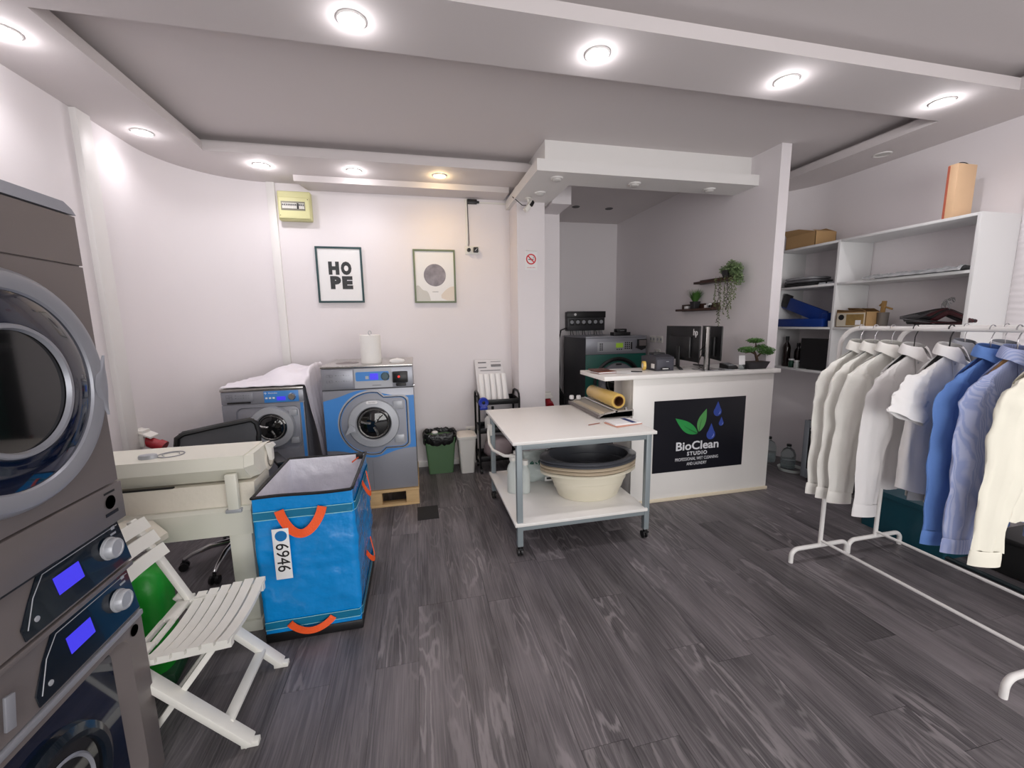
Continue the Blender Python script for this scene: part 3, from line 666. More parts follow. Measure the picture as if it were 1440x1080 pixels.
MB().box(-.02, .005, -.0112, -.0095, .96, .985).build('button', STEELG, cp)
cr = MB().box(.195, .315, -.05, -.006, .925, 1.015, .006).build('card_reader', BLACK, t)
MB().box(.205, .305, -.053, -.049, .93, 1.0, .002).build('reader_face', BLACKM, cr)
MB().lathe([(0, -.003), (.007, -.002), (.008, 0)], (.245, -.053, .975), n=14, axis='y').build('pilot_lamp', REDL, cr)
MB().box(.22, .30, -.04, -.02, .895, .918, .004).build('latch', BLACK, cr)
MB().cyl((w2, -.02, .895), (w2 + .012, -.02, .895), .012).build('side_lock', STEELC, t)
text('wash', .011, INKG, t, name='small_print', loc=(.06, -.0085, .90)) if 0 else None
MB().box(.03, .10, -.0085, -.0072, .904, .909).build('small_print', INKG, t)
# blue front panel with wavy upper and lower edge, grey below
blue = [(-w2, -.005, .79)] + [(-w2 + 2 * w2 * i / 24, -.005, .79 + .072 * math.exp(-((i / 24 - .42) / .26) ** 2) + (.02 * (i / 24))) for i in range(1, 25)]
low = [(w2, -.005, .36)] + [(w2 - 2 * w2 * i / 24, -.005, .36 - .075 * math.exp(-((i / 24 - .5) / .24) ** 2) + .02 * (i / 24)) for i in range(1, 25)]
MB().box(-w2, w2, -.003, .012, .002, .876, .002).build('front_panel', STEELM, t)
MB().prism(blue + low, (0, -.002, 0)).build('blue_panel', BLUEP, t, label='blue front panel')
MB().box(-w2, w2, -.006, .0, .876, .882).build('seam', BLACK, t)
# door surround: circle blended into a rounded square at right
def surround(s):
    P = []
    for i in range(72):
        a = 2 * PI * i / 72; cx0, cz0 = .02, .59
        R = .262
        x = R * math.cos(a); z = R * math.sin(a)
        if math.cos(a) > .25:
            x = min(.275, R * 1.35 * math.cos(a)); z = max(-.215, min(.215, z * 1.12))
        P.append((cx0 + x * s, cz0 + z * s))
    return P
o1, o2, o3 = surround(1.06), surround(1.0), surround(.965)
m_ = MB(); ring_frame(m_, o1, o2, -.0075, -.016); ring_frame(m_, o2, o3, -.016, .004); ring_frame(m_, o1, o1, -.0075, -.003)
m_.build('door_surround', STEELG, t, ang=60)
MB().tube([(x, -.0165, z) for x, z in o2], .0028, 6, closed=True).build('gasket', BLACK, t)
MB().prism([(x, -.009, z) for x, z in o3], (0, .004, 0)).build('door_well', STEELD if 0 else STEELM, t)
d_ = round_door(t, .025, .59, .205)
MB().prism([(x, -.040, z) for x, z in rrect(-.025, .065, .758, .782, .011)], (0, -.003, 0)).build('badge', PAPER, d_)
text('Electrolux', .013, INKG, d_, name='badge_print', loc=(.02, -.0436, .770))
for z_ in (.70, .41): MB().box(.185, .262, -.02, -.004, z_, z_ + .07, .004).build('hinge', STEELG, t)
MB().box(-.008, -.005, -.0045, -.002, .01, .27).build('panel_joint', INKG, t)
# pallet
t = thing('wooden_pallet', 'light wooden pallet under the tall blue washing machine', 'pallet', (-.40, 3.50, 0), 0)
for y0 in (0.0, .15, .30, .45, .60): MB().box(-.36, .36, y0, y0 + .11, .128, .148, .002).build('deck_board', WOODP, t)
for y0 in (0.0, .32, .62): MB().box(-.36, .36, y0, y0 + .09, 0, .02, .002).build('bottom_board', WOODP, t)
for x0 in (-.36, -.06, .25):
    for y0 in (0.005, .32, .62): MB().box(x0, x0 + .11, y0, y0 + .085, .02, .128, .003).build('block', WOODP, t)
dm = MB().box(-.06, .11, 3.18, 3.42, .0005, .004); o = dm.build('floor_mat', RUBBER); tag(o, 'small dark rectangular sheet on the floor in front of the pallet', 'mat')
# on top of the large washer
t = thing('paper_roll', 'white paper towel roll standing on the tall blue washing machine', 'paper roll', (-.385, 3.72, 1.227), 0)
MB().lathe([(.02, .002), (.082, .0), (.0845, .006), (.0845, .232), (.081, .238), (.02, .236)], n=40, close=True).build('roll', mat('paper_roll_white', (238, 236, 232), .85, bump=.2, bscale=70), t)
MB().tube([(.012 * math.cos(a) , 0, .255 + .018 * math.sin(a)) for a in [-.6 + i * .45 for i in range(12)]], .003, 6).cyl((0, 0, 0), (0, 0, .24), .006).build('wire_holder', STEELG, t)
t = thing('cloth_wad', 'folded white cloth on the right of the tall washing machine top', 'cloth', (-.17, 3.66, 1.227), 0)
MB().lathe([(.001, 0), (.05, .0), (.058, .012), (.05, .026), (.02, .034), (.001, .034)], n=24, sx=1.15, sy=.6, fn=lambda r, h, a: (r * (1 + .2 * nz(math.cos(a) * 2, math.sin(a) * 2, 5)), h * (1 + .3 * nz(a, 2)))).build('cloth', SHW, t)
t = thing('metal_lid', 'round dark metal lid lying on the left of the tall washing machine top', 'lid', (-.585, 3.74, 1.227), 0)
MB().lathe([(.001, .012), (.03, .013), (.036, .009), (.088, .006), (.096, 0), (.001, 0)], n=36).build('disc', STEELD, t)
# ================================================================ BLUE BAG
t = thing('laundry_bag', 'tall open blue woven plastic bag with orange handles and silver lining', 'bag', (-.565, 2.345, 0), 0)
hx, hy, ht = .222, .292, .755
def perim(u):      # rounded rectangle perimeter param
    L_ = [2 * hx, 2 * hy, 2 * hx, 2 * hy]; tot = sum(L_); d = (u % 1) * tot
    if d < L_[0]: return (-hx + d, -hy, 0, -1)
    d -= L_[0]
    if d < L_[1]: return (hx, -hy + d, 1, 0)
    d -= L_[1]
    if d < L_[2]: return (hx - d, hy, 0, 1)
    d -= L_[2]; return (-hx, hy - d, -1, 0)
def bagf(off, amp):
    def f(u, v):
        x, y, nx, ny = perim(u); z = .045 + v * (ht - .045)
        k = amp * math.sin(PI * min(1, v * 1.02)) 
        e = nz(x * 7 + 3, y * 7, z * 7) * .012 * k + nz(x * 20, y * 20, z * 26) * .006 * k
        bul = .014 * math.sin(PI * v) * k
        return (x * (1 + .03 * (1 - v) * 0) + nx * (off + e + bul) , y + ny * (off + e + bul), z)
    return f
MB().grid(bagf(0, 1), 120, 60, wrapu=True).build('outer_shell', BAGB, t, ang=80)
MB().grid(lambda u, v: (lambda p, q: (p[0] - q[2] * .010 * abs(nz(p[0] * 16, p[1] * 16, p[2] * 12)) * min(1, 6 * (1 - v)), p[1] - q[3] * .014 * abs(nz(p[0] * 16, p[1] * 16, p[2] * 12)) * min(1, 6 * (1 - v)), p[2]))(bagf(-.010, -.2)(u, v), perim(u)), 140, 60, wrapu=True).build('lining', SILVER, t, ang=80)
MB().box(-hx + .012, hx - .012, -hy + .012, hy - .012, .046, .056).build('inner_floor', SILVER, t)
MB().tube([(perim(u)[0], perim(u)[1], ht + .003 * math.sin(u * 30)) for u in [i / 80 for i in range(80)]], .0085, 6, closed=True).build('rim_binding', BLACK, t)
MB().box(-hx - .006, hx + .006, -hy - .006, hy + .006, 0, .05, .008).build('base', BLACK, t)
for z0, z1, nm in ((.645, .685, 'band'), (.075, .115, 'band')):
    def bf_(u, v, z0=z0, z1=z1):
        x, y, nx, ny = perim(u); z = z0 + (z1 - z0) * v; k = math.sin(PI * min(1, (z - .045) / (ht - .045) * 1.02))
        o_ = .0035 + .014 * math.sin(PI * (z - .045) / (ht - .045)) * k + nz(x * 7 + 3, y * 7, z * 7) * .012 * k + .002
        return (x + nx * o_, y + ny * o_, z)
    bd = MB().grid(bf_, 80, 3, wrapu=True).build('band', BAGT, t, ang=60)
    for zz in (z0, z1):
        def sf_(u, v, zz=zz):
            x, y, nx, ny = perim(u); z = zz - .0016 + .0032 * v; k = math.sin(PI * min(1, (z - .045) / (ht - .045) * 1.02))
            o_ = .0050 + .014 * math.sin(PI * (z - .045) / (ht - .045)) * k + nz(x * 7 + 3, y * 7, z * 7) * .012 * k + .002
            return (x + nx * o_, y + ny * o_, z)
        MB().grid(sf_, 80, 1, wrapu=True).build('stitching', mat('pale_thread', (150, 215, 225), .7), bd)
def ribbon(pts, wdt, m, parent, name, wdir=(0, 0, 1)):
    pts = [Vector(p) for p in pts]; w_ = Vector(wdir); mb = MB(); n = len(pts); rows = []
    for i, p in enumerate(pts):
        tg = (pts[min(i + 1, n - 1)] - pts[max(i - 1, 0)]).normalized(); nr = Vector((0, 1, 0)) if abs(wdir[1]) < .5 else Vector((1, 0, 0))
        s_ = tg.cross(nr).normalized()
        rows.append((p + s_ * wdt / 2, p - s_ * wdt / 2))
    A = [(mb.bm.verts.new(a), mb.bm.verts.new(b), mb.bm.verts.new(a + nr * .0035), mb.bm.verts.new(b + nr * .0035)) for a, b in rows]
    for q, r_ in zip(A[:-1], A[1:]):
        for i, j in ((0, 1), (1, 3), (3, 2), (2, 0)): mb.bm.faces.new((q[i], q[j], r_[j], r_[i]))
    mb.bm.faces.new((A[0][0], A[0][1], A[0][3], A[0][2])); mb.bm.faces.new((A[-1][0], A[-1][1], A[-1][3], A[-1][2]))
    return mb.build(name, m, parent, ang=80)
def loop(xc, w_, z0, drop, y, lift=0.0):
    P = []
    for i in range(25):
        a = i / 24; x = xc - w_ / 2 + w_ * a; q = 1 - (2 * a - 1) ** 2
        P.append((x, y - .010 - .022 * math.sin(PI * a), z0 - drop * q ** .8))
    return P
ribbon(loop(-.010, .19, .690, .115, -hy - .012), .042, ORANGE, t, 'handle')
ribbon(loop(-.01, .20, .100, .040, -hy - .006), .034, ORANGE, t, 'handle', )
h2 = MB()
for yc, z0, dr_ in ((.02, .70, .10), (.0, .30, .085)):
    P = [(hx + .016 + .028 * math.sin(PI * a), yc - .09 + .18 * a, z0 - dr_ * (1 - (2 * a - 1) ** 2)) for a in [i / 20 for i in range(21)]]
    mb = MB(); rows = []
    for i, p in enumerate(P):
        p = Vector(p); tg = (Vector(P[min(i + 1, 20)]) - Vector(P[max(i - 1, 0)])).normalized(); s_ = tg.cross(Vector((1, 0, 0))).normalized() * .014
        rows.append([mb.bm.verts.new(p + s_), mb.bm.verts.new(p - s_), mb.bm.verts.new(p - s_ + Vector((.004, 0, 0))), mb.bm.verts.new(p + s_ + Vector((.004, 0, 0)))])
    for q, r_ in zip(rows[:-1], rows[1:]):
        for i in range(4): mb.bm.faces.new((q[i], q[(i + 1) % 4], r_[(i + 1) % 4], r_[i]))
    mb.build('handle', ORANGE, t, ang=80)
h2.bm.free()
MB().box(-.150, -.128, -hy + .006, -hy + .018, ht - .075, ht - .005, .002).build('inner_strap', ORANGE, t)
MB().beam((.14, hy - .024, ht - .045), (.18, hy - .024, ht - .015), .010, .006).build('inner_strap', ORANGE, t)
MB().box(.165, .205, hy - .022, hy + .004, ht - .03, ht + .006, .003).build('corner_tab', BLACK, t)
tg_ = MB().box(-.138, -.066, -hy - .042, -hy - .0405, .355, .610, .0005).build('tag', PAPER, t, label='white number tag')
MB().lathe([(0, 0), (.026, 0), (.026, .001), (0, .001)], (-.100, -hy - .0435, .574), n=32, axis='y').build('dot', BAGB if 0 else mat('tag_blue', (0, 112, 180), .5), tg_)
text('6946', .080, INK, tg_, name='number', loc=(-.102, -hy - .0432, .465), rot=(PI / 2, PI / 2, 0), sx=.92)
# ================================================================ BACK WALL THINGS
t = thing('picture_frame', 'framed HOPE typography print in a dark teal frame on the back wall', 'picture', (-.700, 4.45, 2.04), 0)
def frame(t, hw, hh, m, th=.018):
    b = MB()
    for x0, x1, z0, z1 in ((-hw, hw, hh - th, hh), (-hw, hw, -hh, -hh + th), (-hw, -hw + th, -hh + th, hh - th), (hw - th, hw, -hh + th, hh - th)): b.box(x0, x1, -.022, 0, z0, z1, .002)
    b.build('frame', m, t)
    return MB().box(-hw + th - .001, hw - th + .001, -.012, -.004, -hh + th - .001, hh - th + .001).build('print', PAPER, t)
frame(t, .213, .268, FRAMED)
LETM = mat('floral_ink', (52, 54, 56), .6, var=.8, vscale=60)
for ch, x, z in (('H', -.054, .058), ('O', .060, .058), ('P', -.050, -.080), ('E', .060, -.080)):
    text(ch, .150, LETM, t, name='letter', loc=(x, -.013, z), bold=.0115, fit=.098)
t = thing('picture_frame', 'framed moon print in a sage green frame on the back wall', 'picture', (.218, 4.45, 2.035), 0)
pr = frame(t, .213, .268, FRAMEG)
MOON = mat('moon_ink', (142, 138, 146), .7, var=.75, vscale=14, bump=0)
MB().lathe([(0, -.0135), (.112, -.0132), (.112, -.012)], (0, 0, .012), n=48, axis='y').build('moon', MOON, pr)
PALE = mat('pale_beige_ink', (226, 216, 204), .7, var=.04)
PALE2 = mat('pale_grey_ink', (206, 205, 200), .7)
MB().prism([(-.193, -.0128, -.245), (-.193, -.0128, -.10)] + [(-.193 + .14 * i / 10, -.0128, -.10 - .10 * (i / 10) ** 1.8 + .012 * math.sin(i)) for i in range(1, 10)] + [(-.05, -.0128, -.245)], (0, .0005, 0)).build('shape', PALE2, pr)
MB().prism([(.193, -.0128, -.245), (.193, -.0128, -.10)] + [(.193 - .15 * i / 10, -.0128, -.10 - .11 * (i / 10) ** 2) for i in range(1, 10)] + [(.06, -.0128, -.22), (.12, -.0128, -.245)], (0, .0005, 0)).build('shape', PALE, pr)
MB().box(-.03, .03, -.0130, -.0122, -.158, -.154).build('small_print', INKG, pr)
# fuse box
t = thing('fuse_box', 'yellowed fuse box with a row of breakers high on the back wall', 'fuse box', (-1.045, 4.45, 2.655), 0)
MB().box(-.142, .142, -.075, 0, -.13, .13, .012, 3).build('housing', FUSE, t)
MB().box(-.135, .135, -.088, -.07, -.118, .075, .01, 3).build('cover', FUSE, t)
MB().box(-.11, .095, -.0895, -.086, -.045, .035).build('window', mat('fuse_window', (120, 118, 100), .4), t)
for k in range(12): MB().box(-.100 + k * .0158, -.0855 + k * .0158, -.095, -.088, -.03, .018, .001).build('breaker', WHITE2 if k != 8 else BLACK, t)
for k in range(12):
    MB().box(-.097 + k * .0158, -.089 + k * .0158, -.100, -.094, -.004, .010).build('breaker_switch', BLACK, t)
MB().lathe([(0, -.09), (.004, -.09)], (.12, 0, .055), n=10, axis='y').lathe([(0, -.09), (.004, -.09)], (-.12, 0, -.09), n=10, axis='y').build('screw', BLACK, t)
# camera cable, adapter, socket
t = thing('cable_duct', 'white cable duct running down from the ceiling moulding to the upper socket', 'cable duct', (.575, 4.45, 0), 0)
MB().box(-.022, -.002, -.014, 0, 2.36, 2.815, .002).build('duct', WHITE2, t)
MB().box(.09, .44, -.012, 0, 2.775, 2.790, .002).build('duct', WHITE2, t)
MB().tube([(.002, -.01, 2.80), (.004, -.012, 2.6), (.008, -.012, 2.38), (.0, -.03, 2.34)], .0035, 6).build('black_cable', BLACK, t)
t = thing('power_adapter', 'small black power adapter under the ceiling moulding', 'adapter', (.625, 4.45, 2.785), 0)
MB().box(-.052, .05, -.035, 0, -.022, .022, .006).build('case', BLACK, t)
MB().box(.05, .075, -.02, -.006, -.012, .010, .003).build('plug', BLACK, t)
def socket(x, y, z, label, plugged=False, rz=0, w_=.15):
    t = thing('wall_socket', label, 'power socket', (x, y, z), rz)
    MB().box(-w_ / 2, w_ / 2, -.010, 0, -.042, .042, .004).build('plate', WHITE2, t)
    for s_ in (-1, 1):
        MB().lathe([(.021, -.0115), (.023, -.011), (.0235, -.009), (.019, -.0105)], (s_ * .036, 0, 0), n=24, axis='y', close=True).build('socket_ring', WHITE2, t)
        MB().lathe([(0, -.0105), (.020, -.0106)], (s_ * .036, 0, 0), n=20, axis='y').build('socket_well', STEELG, t)
        if plugged and s_ == -1: MB().lathe([(0, -.055), (.012, -.055), (.019, -.04), (.019, -.01)], (s_ * .036, 0, 0), n=20, axis='y').build('plug', BLACK, t)
        if plugged and s_ == 1: MB().box(.012, .060, -.05, -.01, -.024, .026, .004).build('plug', BLACK, t); MB().beam((.024, -.052, -.012), (.05, -.052, .014), .008, .003).build('plug_mark', PAPER, t)
    return t
socket(.613, 4.45, 2.305, 'double wall socket with two black plugs, right of the moon print', True)
socket(.560, 4.45, .372, 'low double wall socket above the white bin')
# security camera
t = thing('security_camera', 'small white and black security camera under the dropped soffit', 'camera', (1.10, 3.98, 2.72), 0)
MB().lathe([(0, 0), (.032, 0), (.030, -.008), (.012, -.014), (.010, -.04), (0, -.045)], n=24).build('mount', WHITE2, t)
MB().beam((.030, -.02, -.045), (-.045, -.045, -.13), .042, .042, .008).build('camera_body', WHITE2, t)
MB().beam((.032, -.024, -.040), (.004, -.046, -.086), .044, .030, .006).build('black_cover', BLACK, t)
MB().tube([(-.04, .35, .055), (-.13, .1, .03), (-.06, .0, -.07), (.0, -.02, -.075)], .004, 6).build('cable', BLACK, t)
t = thing('no_smoking_sign', 'no smoking sign with a red barred circle on the white column', 'sign', (1.160, 4.118, 2.165), 0)
MB().box(-.064, .064, -.003, 0, -.093, .088).build('plate', PAPER, t)
SR = mat('sign_red', (206, 30, 44), .5)
MB().lathe([(.040, -.0045), (.052, -.0045), (.052, -.003), (.040, -.003)], (0, 0, .012), n=40, axis='y', close=True).build('red_ring', SR, t)
MB().beam((-.031, -.0042, .043), (.031, -.0042, -.019), .003, .011).build('red_bar', SR, t)
MB().box(-.028, .018, -.0040, -.003, .005, .013).box(.02, .027, -.004, -.003, .005, .013).tube([(.024, -.004, .02), (.028, -.004, .028), (.022, -.004, .034)], .002, 5).build('cigarette', INK, t)
text('ZABRANJENO PUŠENJE', .0085, SR, t, name='lettering', loc=(0, -.0035, -.070))
MB().box(-.05, .06, -.012, -.001, .09, .098, .002).build('clip', TRIMW, t)
# bins
t = thing('waste_bin', 'green waste bin lined with a black bag, right of the tall washing machine', 'bin', (.190, 4.29, 0), 0)
def taper(hx0, hy0, hx1, hy1, z0, z1, mb=None, r=.02):
    mb = mb or MB(); R0 = rrect(-hx0, hx0, -hy0, hy0, r); R1 = rrect(-hx1, hx1, -hy1, hy1, r); n = len(R0)
    A = [mb.bm.verts.new((x, y, z0)) for x, y in R0]; B = [mb.bm.verts.new((x, y, z1)) for x, y in R1]
    for i in range(n): mb.bm.faces.new((A[i], A[(i + 1) % n], B[(i + 1) % n], B[i]))
    mb.bm.faces.new(A[::-1]); mb.bm.faces.new(B); return mb
taper(.125, .10, .158, .125, 0, .385).build('bin_body', GREENB, t)
def bb(u, v):
    a = 2 * PI * u; k = (abs(math.cos(a)) ** 4 + abs(math.sin(a)) ** 4) ** -.25
    prof = [(.985, -.10), (1.07, -.09), (1.12, -.03), (1.12, .03), (1.05, .065), (.97, .06), (.90, .02), (.88, -.06)]
    q = v * 7; i = min(6, int(q)); f_ = q - i; r_ = prof[i][0] * (1 - f_) + prof[i + 1][0] * f_; h_ = prof[i][1] * (1 - f_) + prof[i + 1][1] * f_
    nn = nz(math.cos(a) * 5, math.sin(a) * 5, v * 5) * .05
    return (.158 * k * math.cos(a) * (r_ + nn), .125 * k * math.sin(a) * (r_ + nn), .385 + h_ * .75 + .02 * nz(math.cos(a) * 6, math.sin(a) * 6, v * 3 + 8))
MB().grid(bb, 72, 16, wrapu=True).build('bin_liner', BINBAG, t, ang=30)
taper(.14, .11, .145, .115, .32, .335).build('liner_inside', BINBAG, t)
MB().lathe([(0, .0), (.03, .0), (.034, .012), (.02, .024), (0, .026)], (-.05, -.06, .425), n=16, fn=lambda r, h, a: (r * (1 + .25 * nz(math.cos(a), math.sin(a))), h)).build('paper_wad', PAPER, t)
t = thing('waste_bin', 'small white bin with a flat swing lid between the green bin and the black trolley', 'bin', (.462, 4.22, 0), 0)
taper(.068, .095, .092, .115, 0, .375, r=.025).build('bin_body', WHITE2, t)
taper(.102, .125, .102, .125, .372, .395, r=.03).build('rim', WHITE2, t)
taper(.094, .116, .075, .09, .394, .412, r=.03).build('lid', mat('warm_white_lid', (230, 222, 212), .45), t)
# ================================================================ BLACK TROLLEY
t = thing('utility_trolley', 'black three-tier trolley between the white bin and the column', 'trolley', (.795, 4.20, 0), 0)
for x in (-.21, .21):
    MB().tube([(x, -.14, .06), (x, -.14, .78), (x, -.12, .825), (x, -.06, .845), (x, .06, .845), (x, .12, .825), (x, .14, .78), (x, .14, .06)], .011, 8).build('side_rail', BLACKM, t)
for z in (.13, .43, .725):
    tr = MB().box(-.205, .205, -.145, .145, z, z + .008, .002)
    for a in ((-.205, .205, -.147, -.141, z, z + .055), (-.205, .205, .141, .147, z, z + .055), (-.207, -.201, -.145, .145, z, z + .055), (.201, .207, -.145, .145, z, z + .055)): tr.box(*a, .001)
    tr.build('tray', BLACKM, t)
for x in (-.2, .2):
    for y in (-.13, .13):
        cs = MB().cyl((x, y, .075), (x, y, .05), .008).cyl((x - .012, y, .03), (x + .012, y, .03), .03, n=20); cs.build('caster', BLACK, t)
        MB().lathe([(0, 0), (.014, 0), (.014, .001)], (x - .0125, y, .03), n=14, axis='x').build('wheel_hub', STEELC, t)
t = thing('leaflet_board', 'tall printed card with white leaflets leaning on the wall above the black trolley', 'leaflet holder', (.775, 4.25, .735), 0)
MB().prism([(-.165, -.02, .0), (.165, -.02, 0), (.12, .17, .42), (-.175, .17, .42)], (0, .004, 0)).build('card', mat('pale_grey_card', (214, 212, 214), .6), t)
def bcard(x, z): return Vector((x, -.02 + .19 * z / .42 - .003, z))
m_ = MB()
for (x0, x1, z0, z1) in ((-.14, -.05, .385, .398), (-.14, -.05, .335, .345), (.0, .11, .395, .40), (.0, .11, .345, .37), (-.12, .10, .305, .312)):
    m_.prism([bcard(x0, z0), bcard(x1, z0), bcard(x1, z1), bcard(x0, z1)], (0, -.001, 0))
m_.build('print', INKG, t)
for k in range(5):
    x = -.125 + k * .062
    m_ = MB(); m_.grid(lambda u, v, x=x: tuple(bcard(x - .024 + .048 * u + .010 * v * (1 - v), .005 + .27 * v) + Vector((0, -.012 - .018 * math.sin(PI * u) * (1 - .5 * v), 0))), 6, 6, thick=(0, .006, 0))
    m_.build('leaflet', PAPER, t)
t = thing('tape_dispenser', 'blue plastic dispenser hooked on the left side of the black trolley', 'dispenser', (.63, 4.05, .755), 0)
MB().lathe([(.018, -.018), (.048, -.022), (.052, -.01), (.052, .02), (.018, .022)], n=24, axis='y', close=True).build('case', mat('blue_dispenser', (26, 54, 170), .35), t)
MB().box(-.04, .04, -.02, .02, -.075, -.04, .008).build('handle', mat('blue_dispenser', (0, 0, 0)), t)
def bottle(name, label, x, y, z, r, h, m, cap, group=None, neck=.35, capm=None):
    t = thing(name, label, 'bottle', (x, y, z), 0, group)
    MB().lathe([(r * .9, 0), (r, .006), (r, h * .62), (r * .8, h * .72), (r * neck, h * .80), (r * neck, h * .9)], n=24).build('bottle_body', m, t)
    MB().cyl((0, 0, h * .86), (0, 0, h), r * neck * 1.25, n=16).build('cap', capm or cap, t); return t
bottle('spray_bottle', 'white bottle with a dark label on the middle tray of the black trolley', .68, 4.10, .439, .034, .20, WHITE2, BLACK)
bottle('spray_bottle', 'dark green bottle behind the white one on the middle trolley tray', .75, 4.20, .439, .034, .24, mat('dark_green_glass', (14, 60, 44), .3), BLACK)
bottle('spray_bottle', 'grey bottle at the right of the middle trolley tray', .93, 4.16, .439, .036, .22, STEELG, WHITE2)
t = thing('plastic_sack', 'transparent bag of cloths on the bottom tray of the black trolley', 'bag', (.80, 4.18, .14), 0)
MB().lathe([(.001, 0), (.13, .0), (.15, .05), (.14, .15), (.08, .21), (.001, .23)], n=32, sy=.7, fn=lambda r, h, a: (r * (1 + .12 * nz(math.cos(a) * 3, math.sin(a) * 3, h * 14)), h)).build('bag_body', mat('pinkish_plastic', (176, 160, 162), .3, bump=.5, bscale=20), t, ang=80)
# ================================================================ WHITE WORK TABLE ON CASTERS
t = thing('work_table', 'square white-topped work table on a grey steel frame with casters', 'table', (.56, 2.45, 0), 0)
TW, TD, TZ = 1.02, 1.03, .80
MB().box(0, TW, 0, TD, TZ - .022, TZ, .003).build('table_top', WHITE, t)
LX = (.03, TW - .065); LY = (.02, TD - .06)
for x in LX:
    for y in LY:
        MB().box(x, x + .038, y, y + .038, .075, TZ - .022, .002).build('leg', GREYF, t)
        cs = MB().cyl((x + .019, y + .019, .055), (x + .019, y + .019, .078), .014); cs.box(x - .004, x + .042, y + .002, y + .036, .046, .056, .002)
        for s_ in (-1, 1): cs.cyl((x + .019 + s_ * .006, y + .03, .027), (x + .019 + s_ * .016, y + .03, .027), .027, n=20)
        cs.build('caster', BLACK, t)
m_ = MB()
for z0, z1 in ((TZ - .062, TZ - .023), (.185, .222)):
    m_ = MB()
    for y in LY: m_.box(LX[0] + .038, LX[1], y + .004, y + .034, z0, z1, .001)
    for x in LX: m_.box(x + .004, x + .034, LY[0] + .038, LY[1], z0, z1, .001)
    m_.build('frame_rail', GREYF, t)
MB().box(.012, TW - .05, .004, TD - .02, .222, .242, .002).build('lower_shelf', WHITE, t)
MB().tube([(-.012, .82, .70), (-.020, .80, .66), (-.03, .70, .595), (-.02, .60, .57), (.05, .50, .55), (.12, .47, .55)], .012, 8).build('push_handle', WHITE2, t)
MB().box(-.022, .012, .80, .84, .63, .72, .003).build('handle_plate', WHITE2, t)
# basins nested on the lower shelf
SHX, SHY = 1.30, .98
def basin(z, lab, m, rim_m=None, rk=1.0, body=True):
    t = thing('wash_basin', lab, 'basin', (1.235, 2.82, z), 0, 'nested round basins')
    prof_o = [(.001, 0), (.185, 0), (.196, .010), (.215, .07), (.220, .075), (.236, .135), (.243, .14), (.252, .205), (.275, .212), (.283, .205), (.288, .206), (.288, .216), (.278, .224), (.250, .218), (.240, .150), (.233, .145), (.222, .085), (.212, .078), (.193, .016), (.001, .012)]
    def fn(r, h, a):
        hk = 1 + (.085 * abs(math.cos(a)) ** 8 if r > .26 else 0)
        return r * hk, h - (.010 * abs(math.cos(a)) ** 6 if r > .26 else 0)
    MB().lathe([(r * rk, h) for r, h in prof_o], n=72, sx=SHX * .93, sy=SHY * .93, fn=fn).build('basin_body', m, t, ang=35)
    return t
basin(.243, 'ivory round basin, lowest of the nested basins on the table shelf', BASINC)
basin(.271, 'taupe rimmed basin second from the bottom of the nested stack on the table shelf', BASINT, rk=1.0)
basin(.297, 'taupe rimmed basin directly under the charcoal one in the nested stack', BASINT, rk=1.005)
for k_, (z, lab) in enumerate(((.320, 'charcoal rubber basin second from the top of the nested stack'), (.342, 'charcoal rubber basin, topmost of the nested stack on the table shelf'))): basin(z, lab, BASIND, rk=1.01)
bottle('detergent_bottle', 'white bottle at the left front of the table shelf', .68, 2.98, .243, .045, .30, FROST, WHITE2, None, .5, WHITE2)
bottle('detergent_bottle', 'white bottle standing behind the first one on the table shelf', .74, 3.12, .243, .038, .28, WHITE2, WHITE2, None, .5, WHITE2)
bottle('detergent_bottle', 'clear bottle with a white cap behind the near table leg on the table shelf', .77, 2.95, .243, .038, .26, FROST, WHITE2, None, .5, WHITE2)
t = thing('plastic_pack', 'clear plastic pack with green leaf print lying on the table shelf behind the basins', 'package', (1.0, 3.16, .243), 0)
def pk(u, v):
    x = -.19 + .38 * u; z = .005 + .25 * v; th = .10 * math.sin(PI * min(1, v + .15)) * (math.sin(PI * u) ** .4)
    return (x, -th + .012 * nz(u * 7, v * 7), z + .01 * nz(u * 5, v * 6, 4))
MB().grid(pk, 24, 16, thick=(0, .02, 0)).build('pack_body', mat('milky_plastic', (206, 216, 214), .3, trans=.25, bump=.5, bscale=18), t, ang=80)
lf = MB()
rl = random.Random(3)
for k in range(26):
    x = -.16 + .32 * rl.random(); z = .165 + .04 * rl.random(); a = rl.random() * 3
    p = Vector((x, -.118, z)); d = Vector((math.cos(a), 0, math.sin(a))) * .018; n_ = Vector((-d.z, 0, d.x)) * .35
    lf.prism([p - d, p + n_, p + d, p - n_], (0, .003, 0))
lf.build('leaf_print', mat('print_green', (14, 88, 70), .5), t, kind='stuff')
MB().box(-.04, .07, -.112, -.108, .03, .07).build('label', PAPER, t); MB().box(-.025, .05, -.1135, -.1115, .045, .060, .002).build('label_print', INK, t)
